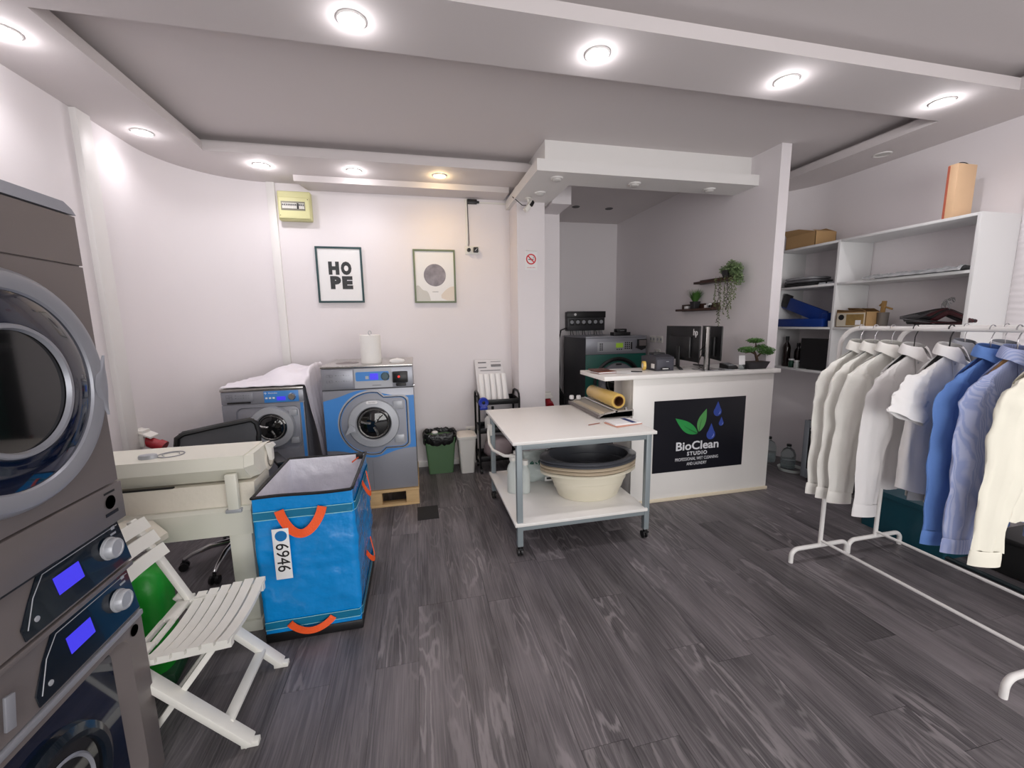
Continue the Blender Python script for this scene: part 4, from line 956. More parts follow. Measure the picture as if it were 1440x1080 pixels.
# film wrapping machine
t = thing('film_dispenser', 'steel film wrapping machine on the far right of the work table', 'film dispenser', (1.34, 2.88, .80), 0)
MB().prism([(0, 0, .008), (.02, 0, .028), (.15, 0, .045), (.29, 0, .05), (.29, 0, .008)], (0, .64, 0)).build('base', mat('satin_steel', (176, 172, 166), .35, .4), t)
MB().box(.0, .016, -.005, .645, .002, .030, .003).build('front_bar', STEELD, t)
for y in (0, .62): MB().prism([(.0, y, .006), (.07, y, .045), (.12, y, .055), (.30, y, .06), (.30, y, .006)], (0, .02, 0)).build('side_plate', mat('satin_steel', (0, 0, 0)), t)
MB().box(.03, .09, .04, .60, .030, .036).build('hot_plate', mat('beige_plate', (196, 186, 168), .4), t)
for y in (.03, .6): MB().cyl((.25, y, .055), (.25, y, .075), .012).build('roller_post', STEELC, t)
MB().cyl((.155, .0, .055), (.155, .62, .055), .010).build('roller', STEELC, t)
for x, y in ((.03, .66), (.09, .64)): MB().lathe([(0, 0), (.02, 0), (.022, .02), (.018, .034), (0, .036)], (x, y - .02, .045), n=16).build('feed_wheel', mat('dusty_white', (220, 220, 222), .5), t)
for y in (.02, .62):
    for x in (.02, .27): MB().cyl((x, y, 0), (x, y, .008), .012).build('rubber_foot', RUBBER, t)
t = thing('film_roll', 'roll of yellow cling film on a brown core, lying on the wrapping machine', 'film roll', (1.535, 2.93, .922), 0)
MB().lathe([(.041, 0), (.058, 0), (.06, .004), (.06, .496), (.058, .5), (.041, .5)], n=48, axis='y', close=True).build('film', FILM, t)
MB().lathe([(.036, -.006), (.0405, -.006), (.0405, .506), (.036, .506)], n=40, axis='y', close=True).build('core', TUBEC, t)
# notebooks
t = thing('notepad', 'small stack of white notepads with a navy band on the right of the work table', 'notepad', (1.455, 2.70, .801), .22)
m_ = MB().box(-.115, .115, -.075, .075, 0, .008, .001); m_.build('lower_pad', BROWNL if 0 else mat('salmon_cover', (206, 150, 130), .6), t)
MB().box(-.11, .112, -.070, .074, .0085, .019, .001, M=Matrix.Rotation(-.10, 4, 'Z')).build('upper_pad', PAPER, t)
MB().box(.028, .066, -.071, .075, .0192, .0202, M=Matrix.Rotation(-.10, 4, 'Z')).build('band', NAVY, t)
t = thing('pen', 'thin brown pen on the work table left of the notepads', 'pen', (1.25, 2.74, .804), .3)
MB().cyl((-.06, 0, 0), (.04, 0, 0), .0035, n=8).cyl((.04, 0, 0), (.052, 0, 0), .0035, .0008, n=8).build('barrel', mat('copper_brown', (150, 96, 80), .5), t)
# ================================================================ RECEPTION COUNTER
t = thing('reception_counter', 'white reception counter with a black company sign, in front of the partition wall', 'counter', (1.43, 2.97, 0), 0)
tp = MB().box(0, 1.595, 0, .50, 1.080, 1.115, .003).box(1.595, 1.68, 0, .085, 1.080, 1.115, .003); tp.build('counter_top', WHITE, t)
MB().box(.27, 1.64, .03, .06, 0, 1.080, .001).box(1.597, 1.6395, .0603, .085, .001, 1.079).build('front_panel', WHITE, t)
MB().box(.27, .295, .0605, .22, 0, 1.080, .001).build('side_panel', WHITE, t)
MB().box(.34, .36, .22, .50, 0, 1.080, .001).build('side_panel', WHITE, t)
MB().box(.26, 1.65, .018, .03, 0, .028, .003).build('base_trim', mat('ivory_trim', (226, 214, 190), .5), t)
# sign
t = thing('company_sign', 'black BioClean Studio sign with leaves and drops on the counter front', 'sign', (2.342, 2.9995, .573), 0)
MB().box(-.446, .446, -.004, 0, -.313, .313).build('board', mat('sign_black', (12, 13, 24), .35), t)
SW = mat('sign_white', (226, 228, 232), .5)
text('BioClean', .104, SW, t, loc=(-.018, -.0052, -.098), bold=.0020, fit=.42)
text('STUDIO', .046, SW, t, loc=(-.018, -.0052, -.166), bold=.0014, spacing=1.25, fit=.198)
text('PROFESSIONAL WET CLEANING', .039, SW, t, loc=(-.018, -.0052, -.213), fit=.425)
text('AND LAUNDRY', .039, SW, t, loc=(-.018, -.0052, -.257), fit=.198)
def leaf(p0, p1, bulge, m, name='leaf', y=-.0052):
    p0 = Vector((p0[0], 0, p0[1])); p1 = Vector((p1[0], 0, p1[1])); d = p1 - p0; n_ = Vector((-d.z, 0, d.x)).normalized(); P = []
    for i in range(15): a = i / 14; P.append(p0 + d * a + n_ * bulge * math.sin(PI * a ** .8) )
    for i in range(1, 14): a = 1 - i / 14; P.append(p0 + d * a - n_ * bulge * .75 * math.sin(PI * a ** .8))
    o = MB().prism([(p.x, y, p.z) for p in P], (0, .001, 0)).build(name, m, t)
    v = [p0 + d * a + n_ * .012 * math.sin(PI * a) for a in (0, .15, .3, .45, .6)]
    MB().tube([(p.x, y - .0004, p.z) for p in v], [.0024, .002, .0016, .001, .0004], 5).build('leaf_vein', mat('sign_black', (0, 0, 0)), o)
LG1 = mat('sign_green', (40, 150, 72), .5, var=.12, vscale=12); LG2 = mat('sign_green_light', (86, 160, 86), .5, var=.12, vscale=12)
leaf((-.022, .010), (-.245, .155), .052, LG1); leaf((-.012, .022), (.055, .222), .045, LG2)
def drop(cx_, cz0, R_, H_):
    P = [(cx_ + R_ * math.cos(a), -.0052, cz0 + R_ * math.sin(a)) for a in [(-1.25 * PI + (1.5 * PI) * i / 20) for i in range(21)]] + [(cx_, -.0052, cz0 + H_)]
    o = MB().prism(P, (0, .001, 0)).build('drop', mat('sign_blue', (52, 78, 168), .5, var=.15, vscale=30), t)
    MB().tube([(cx_ + R_ * .62 * math.cos(a), -.0058, cz0 + R_ * .62 * math.sin(a)) for a in [(-1.3 + 1.6 * i / 8) for i in range(9)]], [.001 + .003 * math.sin(PI * i / 8) * R_ / .04 for i in range(9)], 5).build('drop_highlight', mat('sign_pale_blue', (136, 150, 214), .5), o)
drop(.165, .190, .040, .09); drop(.110, -.010, .043, .10); drop(.208, .085, .024, .055)
# on the counter
ZT = 1.116
t = thing('notebook', 'brown leather notebook on the left end of the counter top, lower one', 'notebook', (1.52, 3.20, ZT), .15)
MB().box(-.075, .10, -.06, .07, 0, .004).box(-.075, .10, -.06, .07, .014, .018).build('cover', BROWNL, t); MB().box(-.07, .098, -.058, .068, .004, .014).build('pages', PAPER, t)
t = thing('notebook', 'dark brown notebook lying on top of the lower one on the counter', 'notebook', (1.49, 3.24, ZT + .019), -.08)
MB().box(-.06, .09, -.05, .06, 0, .012, .002).build('cover', mat('dark_brown_cover', (84, 52, 44), .6), t)
t = thing('paper_sheet', 'loose white papers on the counter beside the brown notebooks', 'paper', (1.73, 3.16, ZT), .3)
MB().box(-.07, .12, -.06, .07, 0, .002, M=Matrix.Rotation(.2, 4, 'Z')).box(-.10, .08, -.04, .09, .002, .0035).build('sheet', PAPER, t)
t = thing('pen', 'black pen lying on the papers on the counter', 'pen', (1.80, 3.13, ZT + .0095), -.5)
MB().cyl((-.045, 0, 0), (.045, 0, 0), .005, n=10).build('barrel', BLACK, t)
t = thing('tape_roll', 'yellow roll of adhesive tape standing on the counter left of the receipt printer', 'tape', (1.95, 3.27, ZT + .040), PI / 2 - .3)
MB().lathe([(.024, -.012), (.040, -.012), (.040, .012), (.024, .012)], n=40, axis='y', close=True).build('tape', mat('amber_tape', (226, 190, 92), .3), t)
MB().lathe([(.021, -.012), (.0235, -.012), (.0235, .012), (.021, .012)], n=40, axis='y', close=True).build('core', PAPER, t)
t = thing('receipt_printer', 'dark grey receipt printer on the counter left of the monitors', 'printer', (2.085, 3.16, ZT), -.05)
MB().prism([(-.085, 0, 0), (-.085, .26, 0), (-.085, .26, .115), (-.085, .10, .135), (-.085, 0, .118)], (.17, 0, 0)).build('body', mat('graphite_plastic', (58, 58, 66), .45), t, ang=30)
MB().box(-.075, .075, -.004, 0, .012, .100, .002).build('front_plate', mat('graphite_plastic_light', (66, 66, 76), .45), t)
MB().prism([(-.04, -.008, .012), (.045, -.008, .012), (.045, -.008, .026), (0, -.008, .034), (-.04, -.008, .028)], (0, .006, 0)).build('slot', BLACK, t)
MB().box(-.025, .03, -.010, -.006, .016, .022).build('paper_strip', PAPER, t)
MB().box(-.085, -.083, .02, .07, .02, .06).box(-.0875, -.085, .02, .075, .02, .06).build('sticker', PAPER, t)
MB().box(.01, .035, -.0055, -.0035, .078, .083).build('brand_mark', STEELG, t)
MB().box(-.05, .06, .10, .19, .125, .15, .006).build('lid', BLACK, t)
def monitor(label, a, b, z0, z1, hp=False, group='counter monitors'):
    a = Vector(a); b = Vector(b); mid = (a + b) / 2; d = b - a; rz = math.atan2(d.y, d.x); L_ = d.length
    t = thing('monitor', label, 'monitor', (mid.x, mid.y, ZT), rz)
    zz0, zz1 = z0 - ZT, z1 - ZT
    MB().box(-L_ / 2, L_ / 2, 0, .012, zz0, zz1, .003).build('bezel', BLACK, t)
    MB().box(-L_ / 2 + .006, L_ / 2 - .006, .0115, .0135, zz0 + .012, zz1 - .006).build('screen', DGLASS, t)
    MB().box(-L_ / 2 + .10, L_ / 2 - .12, -.024, .002, zz0 + .03, zz1 - .09, .010).build('rear_shell', BLACK, t)
    return t, L_
t, L_ = monitor('left monitor seen from behind with a white round logo, on the counter', (2.42, 3.66), (2.34, 3.06), 1.185, 1.496)
text('hp', .078, PAPER, t, name='logo', loc=(L_ / 2 - .062, -.0035, .325), bold=.001) if 1 else None
MB().box(-.03, .03, -.035, -.022, .01, .20, .004).build('stand_neck', BLACK, t)
MB().beam((0, -.03, .012), (-.21, -.10, .006), .028, .010, .003).beam((0, -.03, .012), (.21, -.10, .006), .028, .010, .003).build('stand_foot', BLACK, t)
t, L_ = monitor('right monitor seen from behind, half hidden by the left one on the counter', (2.72, 3.52), (2.53, 3.03), 1.195, 1.492)
MB().box(-.03, .03, -.035, -.022, .01, .20, .004).build('stand_neck', STEELC, t)
MB().beam((0, -.03, .012), (-.2, -.08, .006), .028, .010, .003).beam((0, -.03, .012), (.2, -.08, .006), .028, .010, .003).build('stand_foot', BLACK, t)
MB().tube([(.02, -.03, .17), (-.06, -.06, .10), (-.1, -.07, .03), (-.03, -.08, .008), (.08, -.10, .006), (.16, -.06, .03), (.12, -.04, .08)], .004, 6).tube([(-.05, -.03, .2), (-.12, -.06, .14), (-.2, -.05, .06), (-.25, -.03, .01)], .004, 6).build('cable', BLACK, t)
t = thing('monitor_stand', 'upright silver stand post with a black edge between the two monitors', 'stand', (2.445, 3.10, ZT), 0)
MB().box(-.018, .018, -.012, .006, .008, .372, .003).build('post', STEELB, t)
MB().box(.019, .031, -.014, .008, .004, .378, .002).build('black_edge', BLACKM, t)
MB().box(-.08, .12, -.10, .08, 0, .008, .003).build('base_plate', STEELC, t)
t = thing('keyboard_mat', 'flat grey card lying under the monitors at the counter edge', 'card', (2.55, 3.06, ZT), .05)
MB().box(-.10, .12, -.05, .05, 0, .003).build('sheet', STEELG, t)
t = thing('card_terminal', 'small black card payment terminal on the counter between monitor and bonsai', 'card terminal', (2.70, 3.12, ZT), -.1)
MB().prism([(-.045, -.06, 0), (-.045, .07, 0), (-.045, .07, .045), (-.045, -.04, .030), (-.045, -.06, .018)], (.09, 0, 0)).build('body', BLACK, t)
MB().prism([(-.03, .01, .0385), (.03, .01, .0385), (.03, .055, .0445), (-.03, .055, .0445)], (0, 0, .001)).build('screen', mat('terminal_screen', (90, 96, 102), .3), t)
m_ = MB()
for i in range(3):
    for j in range(4): m_.box(-.03 + i * .022, -.014 + i * .022, -.04 + j * .011, -.033 + j * .011, .031, .036)
m_.build('keys', STEELG, t)
t = thing('card_stand', 'small white card in a clear acrylic stand in front of the bonsai', 'card stand', (2.765, 3.045, ZT), -.05)
MB().box(-.028, .028, -.004, 0, 0, .045).box(-.028, .028, -.03, .03, 0, .004).build('acrylic_base', CLEAR, t)
MB().prism([(-.030, -.005, .040), (.030, -.005, .040), (.032, .004, .120), (-.028, .004, .120)], (0, .002, 0)).build('card', PAPER, t)
# bonsai
t = thing('bonsai', 'artificial bonsai with flat green crowns in a dark tray pot on the counter', 'plant', (2.905, 3.045, ZT), 0)
pot = MB(); taper(.085, .040, .112, .055, 0, .062, pot, .012); pot.build('pot', mat('charcoal_pot', (44, 43, 46), .6), t)
MB().box(-.098, .098, -.046, .046, .058, .064, .003).build('soil', mat('dark_soil', (40, 30, 24), .9, bump=.8), t)
MB().tube([(.02, 0, .06), (.012, 0, .09), (-.002, 0, .12), (-.02, 0, .155), (-.005, 0, .195), (-.01, 0, .235)], [.014, .012, .010, .008, .006, .004], 8).tube([(.01, 0, .10), (.05, 0, .13), (.10, -.01, .145), (.14, 0, .13)], [.009, .007, .005, .003], 7).tube([(-.01, 0, .13), (-.06, 0, .15), (-.12, -.01, .14)], [.008, .006, .003], 7).build('trunk', mat('bark', (66, 48, 34), .8, var=.3), t)
def tuft(parent, c, rx, ry, rz_, n, seed, m=LEAFG, name='foliage', ls=.012):
    rg = random.Random(seed); mb = MB(); c = Vector(c)
    for _ in range(n):
        a = rg.random() * 2 * PI; b_ = math.acos(1 - 2 * rg.random()); q = rg.random() ** .4
        p = c + Vector((rx * math.cos(a) * math.sin(b_), ry * math.sin(a) * math.sin(b_), rz_ * math.cos(b_))) * q
        d = Vector((rg.uniform(-1, 1), rg.uniform(-1, 1), rg.uniform(-.2, 1))).normalized() * ls; s_ = d.orthogonal().normalized() * ls * .35
        V = [mb.bm.verts.new(p - d * .2), mb.bm.verts.new(p + d * .4 + s_), mb.bm.verts.new(p + d), mb.bm.verts.new(p + d * .4 - s_)]
        mb.bm.faces.new((V[0], V[1], V[2])); mb.bm.faces.new((V[0], V[2], V[3]))
    return mb.build(name, m, parent, kind='stuff')
for i, (c_, a_, b_, h_, n) in enumerate((((-.015, 0, .245), .085, .05, .022, 700), ((-.10, -.01, .170), .095, .05, .028, 700), ((.10, -.005, .155), .085, .05, .038, 700), ((.05, 0, .19), .06, .04, .025, 300), ((.145, 0, .135), .035, .03, .02, 160))):
    tuft(t, c_, a_, b_, h_, n, i, LEAFG)
# floating shelves
def fshelf(label, y0p, y1p, z, y0b, y1b, zb):
    t = thing('floating_shelf', label, 'wall shelf', (3.03, 0, 0), 0)
    MB().box(-.105, 0, y0p, y1p, z, z + .022, .002).build('ledge', WOODD, t)
    MB().box(-.020, 0, y0b, y1b, z - .004, zb, .002).build('back_board', WOODD, t)
    return t
fshelf('upper dark walnut floating shelf with the trailing plant', 3.40, 3.97, 1.925, 3.45, 3.98, 1.968)
fshelf('lower dark walnut floating shelf with the grass plant', 3.66, 4.27, 1.648, 3.67, 4.27, 1.722)
t = thing('potted_grass', 'small artificial grass plant in a dark pot on the lower walnut shelf', 'plant', (2.965, 3.98, 1.671), 0)
taper(.030, .030, .042, .042, 0, .075, r=.008).build('pot', mat('charcoal_pot', (0, 0, 0)), t)
rg = random.Random(4); mb = MB()
for _ in range(150):
    a = rg.random() * 2 * PI; ln = rg.uniform(.08, .15); sp_ = rg.uniform(.02, .085); b0 = Vector((math.cos(a) * .02, math.sin(a) * .02, .07)); s_ = Vector((-math.sin(a), math.cos(a), 0)) * .0035
    p1 = b0 + Vector((math.cos(a) * sp_ * .5, math.sin(a) * sp_ * .5, ln * .6)); p2 = b0 + Vector((math.cos(a) * sp_, math.sin(a) * sp_, ln))
    V = [mb.bm.verts.new(q) for q in (b0 - s_, b0 + s_, p1 + s_ * .8, p1 - s_ * .8, p2)]
    mb.bm.faces.new((V[0], V[1], V[2], V[3])); mb.bm.faces.new((V[3], V[2], V[4]))
mb.build('blades', LEAFG, t, kind='stuff')
for y, lb in ((4.11, 'small white block left of the grass plant on the lower walnut shelf'), (3.78, 'small white ornament right of the grass plant on the lower walnut shelf')):
    t = thing('ornament', lb, 'ornament', (2.965, y, 1.671), 0)
    m_ = MB().box(-.018, .018, -.03, .03, 0, .030, .003)
    if y < 4: m_.box(-.018, .018, -.03, -.012, .0, .045, .003).box(-.018, .018, -.045, .0, .030, .046, .003)
    m_.build('block', PAPER, t)
t = thing('trailing_plant', 'trailing plant with long leafy strands hanging from the upper walnut shelf', 'plant', (2.965, 3.52, 1.948), 0)
taper(.030, .030, .045, .045, 0, .07, r=.01).build('pot', mat('charcoal_pot', (0, 0, 0)), t)
for i, (c_, a_, h_, n) in enumerate((((0, -.06, .09), .07, .07, 700), ((-.02, -.14, .05), .06, .08, 600), ((0, .03, .075), .06, .045, 300), ((-.02, -.17, -.03), .05, .06, 350))): tuft(t, c_, .05, a_, h_, n, 20 + i, LEAFP, ls=.018)
rg = random.Random(11)
for i, (y, zb) in enumerate(((.09, -.27), (.04, -.43), (.02, -.48), (-.03, -.35), (-.08, -.31), (-.10, -.40), (-.13, -.30), (-.17, -.22))):
    x0 = -.05 - .01 * rg.random(); n = 16; P = [(x0 + .008 * nz(i, k * .7), y + .016 * nz(i * 3, k * .5, 7), .02 + (zb - .02) * k / n) for k in range(n + 1)]
    st = MB().tube(P, .0016, 4)
    for k in range(2, n * 3):
        q = k / (n * 3); p = Vector((x0, y + .016 * nz(i * 3, q * n * .5, 7), .02 + (zb - .02) * q)); a = rg.random() * 2 * PI; d = Vector((math.cos(a) * .6, math.sin(a), -.4)).normalized() * .019; s_ = Vector((0, 0, .0065))
        V = [st.bm.verts.new(p), st.bm.verts.new(p + d * .5 + s_), st.bm.verts.new(p + d), st.bm.verts.new(p + d * .5 - s_)]; st.bm.faces.new(V)
    st.build('strand', LEAFD if i in (1, 4) else mat('olive_strand', (104, 114, 76), .7), t)
# ================================================================ ALCOVE WASHER
t = thing('washing_machine', 'large washing machine with a green front in the alcove behind the counter', 'washing machine', (2.545, 4.95, 0), 0)
MB().box(-.43, .43, .01, .80, .02, 1.345, .006).build('body', mat('dark_grey_enamel', (74, 76, 80), .45), t)
MB().box(-.434, .434, -.004, .80, 1.335, 1.355, .004).build('top_plate', STEELM, t)
MB().box(-.43, .43, -.004, .012, 1.125, 1.333, .003).build('fascia', STEELM, t)
MB().box(-.43, .43, 0, .011, .03, 1.12, .002).build('front_panel', TEALM, t, label='dark green front panel')
cp = MB().box(-.27, .22, -.007, -.003, 1.155, 1.285, .002).build('control_panel', STEELG, t)
MB().box(-.01, .09, -.0095, -.0065, 1.205, 1.265).build('display', LCDG, cp)
m_ = MB()
for i in range(3):
    for j in range(4):
        m_.box(.115 + i * .028, .133 + i * .028, -.009, -.0065, 1.185 + j * .025, 1.202 + j * .025)
        if i < 2: m_.box(-.24 + i * .026, -.222 + i * .026, -.009, -.0065, 1.175 + j * .025, 1.19 + j * .025)
for i in range(3): m_.box(.0 + i * .03, .016 + i * .03, -.009, -.0065, 1.175, 1.19)
m_.build('keypad', INK, cp, kind='stuff')
MB().box(.20, .222, -.012, -.006, 1.18, 1.275, .003).build('slot_panel', BLACK, cp)
MB().box(.29, .41, -.05, -.004, 1.215, 1.31, .005).build('card_reader', BLACK, t)
MB().box(.30, .40, -.053, -.049, 1.225, 1.30).build('reader_face', STEELD, t)
MB().prism([(.27, -.03, 1.20), (.30, -.03, 1.185), (.35, -.03, 1.165), (.41, -.03, 1.19), (.41, -.03, 1.215), (.28, -.03, 1.215)], (0, .02, 0)).build('latch', BLACK, t)
MB().lathe([(.34, -.001), (.345, -.02), (.32, -.03), (.30, -.012), (.29, -.002)], (.02, 0, .74), n=64, axis='y', close=True).build('door_surround', BLACK, t)
round_door(t, .02, .74, .27, ring=STEELM)
MB().box(-.02, .06, -.045, -.035, .98, 1.0, .008).build('badge', BLACK, t)
t = thing('adapter_box', 'small black box on top of the green-fronted washing machine', 'box', (2.70, 5.15, 1.356), 0)
MB().box(-.12, .12, -.06, .06, 0, .045, .004).build('lower_case', BLACK, t); MB().box(-.07, .07, -.05, .05, .045, .09, .004).build('upper_case', BLACK, t); MB().box(-.03, .03, -.052, -.048, .062, .072).build('mark', INKG, t)
t = thing('dosing_pump', 'black dosing pump box with six round dials on the alcove wall', 'dosing pump', (2.50, 5.949, 1.545), 0)
MB().box(-.30, .30, -.11, 0, -.13, .15, .008).build('housing', mat('graphite_case', (50, 50, 54), .45), t)
MB().box(-.31, .31, -.118, -.10, .06, .155, .006).build('top_band', BLACK, t)
for k in range(6):
    x = -.235 + k * .094
    p = MB().box(x - .036, x + .036, -.125, -.108, -.05, .04, .003).build('pump_head', BLACK, t)
    MB().lathe([(0, -.134), (.026, -.133), (.028, -.125)], (x, 0, -.002), n=24, axis='y').build('dial', STEELG, p)
    MB().tube([(x - .012, -.11, -.13), (x - .02, -.13, -.20), (x - .01, -.15, -.25)], .006, 6).tube([(x + .012, -.11, -.13), (x + .02, -.13, -.19), (x + .01, -.2, -.235)], .006, 6).build('hose', STEELM if k % 2 else BLACK, t)
MB().tube([(-.30, -.06, -.09), (-.38, -.05, -.12), (-.42, -.05, -.30), (-.40, -.05, -.7), (-.42, -.05, -1.2)], .010, 6).build('cable', BLACK, t)
MB().lathe([(0, 0), (.02, 0), (.022, .004)], (-.18, -.119, .11), n=12, axis='y').build('lamp_cap', PAPER, t)
t = thing('drain_hoses', 'dark coiled hoses hanging between the alcove wall and the green-fronted machine', 'hose', (1.90, 5.75, 0), 0)
for k in range(3): MB().tube([(.05 + .04 * k, .1, 1.1 - .1 * k), (.02 + .03 * k, -.1, .8 - .1 * k), (.08, -.2 - .1 * k, .5), (.02 * k, -.5, .25), (.05, -.7, .03 + .03 * k), (.12, -.3, .03 + .03 * k)], .02, 8).build('hose', RUBBER, t)
for y, z, lb in ((4.88, 1.31, 'double light switch on the partition wall left of the monitors'), (4.72, 1.31, 'second switch plate beside the double switch on the partition wall'), (4.76, 1.14, 'socket plate low on the partition wall behind the receipt printer')):
    socket(3.03, y, z, lb, rz=-PI / 2, w_=.13)
# ================================================================ STORAGE SHELVES
t = thing('storage_shelf', 'white open storage shelf unit fixed to the right wall behind the clothes racks', 'shelf', (3.65, 2.06, 0), 0)
WS = mat('shelf_white', (226, 226, 226), .4)
for y0 in (0, .93, 1.56): MB().box(0, .372, y0, y0 + .022, 1.035, 2.225, .001).build('upright_panel', WS, t)
for z in (2.205, 1.835, 1.445, 1.035):
    for y0, y1 in ((.022, .93), (.952, 1.56)): MB().box(.001, .370, y0, y1, z, z + .020, .001).build('shelf_board', WS, t)
X0 = 3.65
t = thing('cardboard_box', 'brown cardboard box with open flaps on top of the white shelf unit', 'box', (3.80, 3.42, 2.227), 0)
MB().box(-.12, .12, -.16, .16, 0, .004).box(-.12, -.116, -.16, .16, 0, .125).box(.116, .12, -.16, .16, 0, .125).box(-.12, .12, -.16, -.156, 0, .125).box(-.12, .12, .156, .16, 0, .125).build('box_body', CARD, t)
MB().prism([(-.12, -.16, .125), (-.12, .16, .125), (-.17, .15, .175), (-.17, -.02, .165)], (.003, 0, .002)).build('flap', CARD, t)
MB().prism([(.12, -.16, .125), (.12, .16, .125), (.06, .12, .165), (.06, -.1, .165)], (.003, 0, .002)).build('flap', CARD, t)
MB().prism([(-.12, -.16, .125), (.12, -.16, .125), (.10, -.10, .150), (-.09, -.10, .150)], (0, .002, .003)).build('flap', CARD, t)
t = thing('wooden_box', 'tall narrow pale wooden box with a dark handle on top of the shelf unit', 'box', (3.79, 2.28, 2.227), 0)
MB().box(-.09, .09, -.028, .028, 0, .365, .002).build('box_body', WOODL, t)
MB().box(-.092, -.089, .016, .029, 0, .36).build('red_edge', mat('rust_edge', (176, 92, 70), .7), t)
MB().tube([(.055 * math.cos(a), 0, .365 + .018 * math.sin(a)) for a in [PI * i / 8 for i in range(9)]], .003, 6).build('handle', BLACK, t)
def folded(label, y, z, n, m, hw=.17, hd=.13, th=.022):
    t = thing('folded_cloth', label, 'cloth', (3.80, y, z), 0, 'folded cloths on the left shelf')
    def f(u, v): a = 2 * PI * u; k = (abs(math.cos(a)) ** 6 + abs(math.sin(a)) ** 6) ** (-1 / 6); q = [0, .9, 1, 1, .9, 0][min(5, int(v * 5 + .5))]; zz = [0, 0, .2, .8, 1, 1][min(5, int(v * 5 + .5))]; return (hd * k * math.cos(a) * q, hw * k * math.sin(a) * q + .004 * nz(a, v, n), th * zz + .003 * nz(a * 2, v * 2, n))
    MB().grid(f, 40, 5, wrapu=True).build('fabric', m, t, ang=60); return t
folded('black folded cloth at the bottom of the pile on the upper left shelf', 3.40, 1.856, 1, mat('black_cloth', (30, 30, 32), .9), .17, .14, .034)
folded('grey folded cloth in the middle of the pile on the upper left shelf', 3.40, 1.891, 2, mat('grey_cloth', (108, 108, 112), .9), .165, .14, .026)
folded('pale grey folded cloth on top of the pile on the upper left shelf', 3.41, 1.918, 3, mat('pale_cloth', (150, 150, 154), .9), .16, .13, .026)
for y, lb in ((3.16, 'small white clip nearest the folded cloths on the upper left shelf'), (3.08, 'small white clip by the middle upright on the upper left shelf')):
    t = thing('plastic_clip', lb, 'clip', (3.70, y, 1.8565), .4); MB().box(-.02, .02, -.03, .03, 0, .008, .002).box(-.006, .006, -.02, .03, .008, .018, .002).build('clip_body', STEELG, t)
t = thing('plastic_wrap', 'long crumpled strip of clear and black plastic film on the upper right shelf', 'plastic film', (3.73, 2.43, 1.857), 0)
def wrapf(u, v):
    y = -.32 + .64 * u; a = PI * v; r_ = .020 + .014 * nz(u * 14, v * 2) + .008
    return (-.05 + .07 * math.cos(a) * (1 + .2 * nz(u * 9, 3)), y, max(.0005, r_ * 1.1 * math.sin(a) + .006 * nz(u * 25, v * 8, 2)))
FO = mat('crumpled_film', (176, 178, 180), .25, .3, var=.6, vscale=26, bump=.7, bscale=40)
MB().grid(wrapf, 70, 12, thick=(0, 0, .002)).build('film', FO, t, ang=60)
t = thing('tool_case', 'blue plastic case with a raised hinged lid on the middle left shelf', 'case', (3.76, 3.34, 1.466), 0)
MB().box(-.10, .12, -.24, .27, 0, .078, .008).build('case_base', BLUEC, t)
MB().beam((-.02, -.20, .085), (-.02, .26, .255), .12, .030, .006, up=(1, 0, 0)).build('lid', BLUEC, t)
MB().box(-.06, .06, -.25, -.19, .06, .13, .01).build('hinge_block', BLUEC, t)
MB().beam((-.02, .19, .245), (-.02, .27, .275), .13, .034, .004, up=(1, 0, 0)).build('lid_tip', BLACK, t)
t = thing('cup', 'small white cup beside the blue case on the middle left shelf', 'cup', (3.70, 3.045, 1.466), 0)
MB().lathe([(.022, 0), (.026, .055), (.024, .055), (.020, .004)], n=20, close=True).build('cup_body', PAPER, t)
t = thing('carton', 'open printed carton with a black round mark on the middle right shelf', 'carton', (3.73, 2.845, 1.466), 0)
MB().box(-.07, .07, -.125, .125, 0, .004).box(-.07, -.067, -.125, .125, 0, .13).box(.067, .07, -.125, .125, 0, .13).box(-.07, .07, -.125, -.122, 0, .13).box(-.07, .07, .122, .125, 0, .13).build('carton_body', CARD, t)
MB().box(-.0722, -.0702, -.118, .118, .006, .122).build('front_print', mat('offwhite_print', (206, 198, 180), .6), t)
MB().box(-.0738, -.0722, -.110, .035, .016, .110).build('photo_print', mat('ochre_print', (150, 122, 70), .6, var=.3, vscale=40), t)
MB().lathe([(0, -.075), (.024, -.075), (.024, -.072)], (0, .078, .085), n=24, axis='x').build('round_mark', INK, t)
MB().box(-.0745, -.0736, -.09, -.045, .02, .06).build('white_patch', PAPER, t)
MB().prism([(-.07, -.125, .13), (-.07, .125, .13), (-.10, .10, .150), (-.09, -.02, .138), (-.105, -.10, .152)], (.003, 0, .002)).prism([(.07, -.125, .13), (.07, .125, .13), (.03, .11, .165), (.04, -.1, .155)], (.003, 0, .002)).build('flap', mat('dark_card', (120, 92, 58), .8), t)
t = thing('wooden_clamp', 'small ochre wooden clamp standing in a grey pot beside the printed carton', 'clamp', (3.80, 2.69, 1.466), 0)
MB().lathe([(.035, 0), (.04, .12), (.036, .12), (.03, .005)], n=20, close=True).build('pot', mat('grey_pot', (110, 104, 98), .7), t)
MB().beam((0, .01, .08), (0, .0, .215), .02, .03, .003).beam((0, 0, .17), (0, -.065, .145), .012, .014, .002).beam((0, .01, .2), (0, .035, .175), .012, .012, .002).build('clamp', mat('ochre_wood', (150, 116, 66), .6), t)
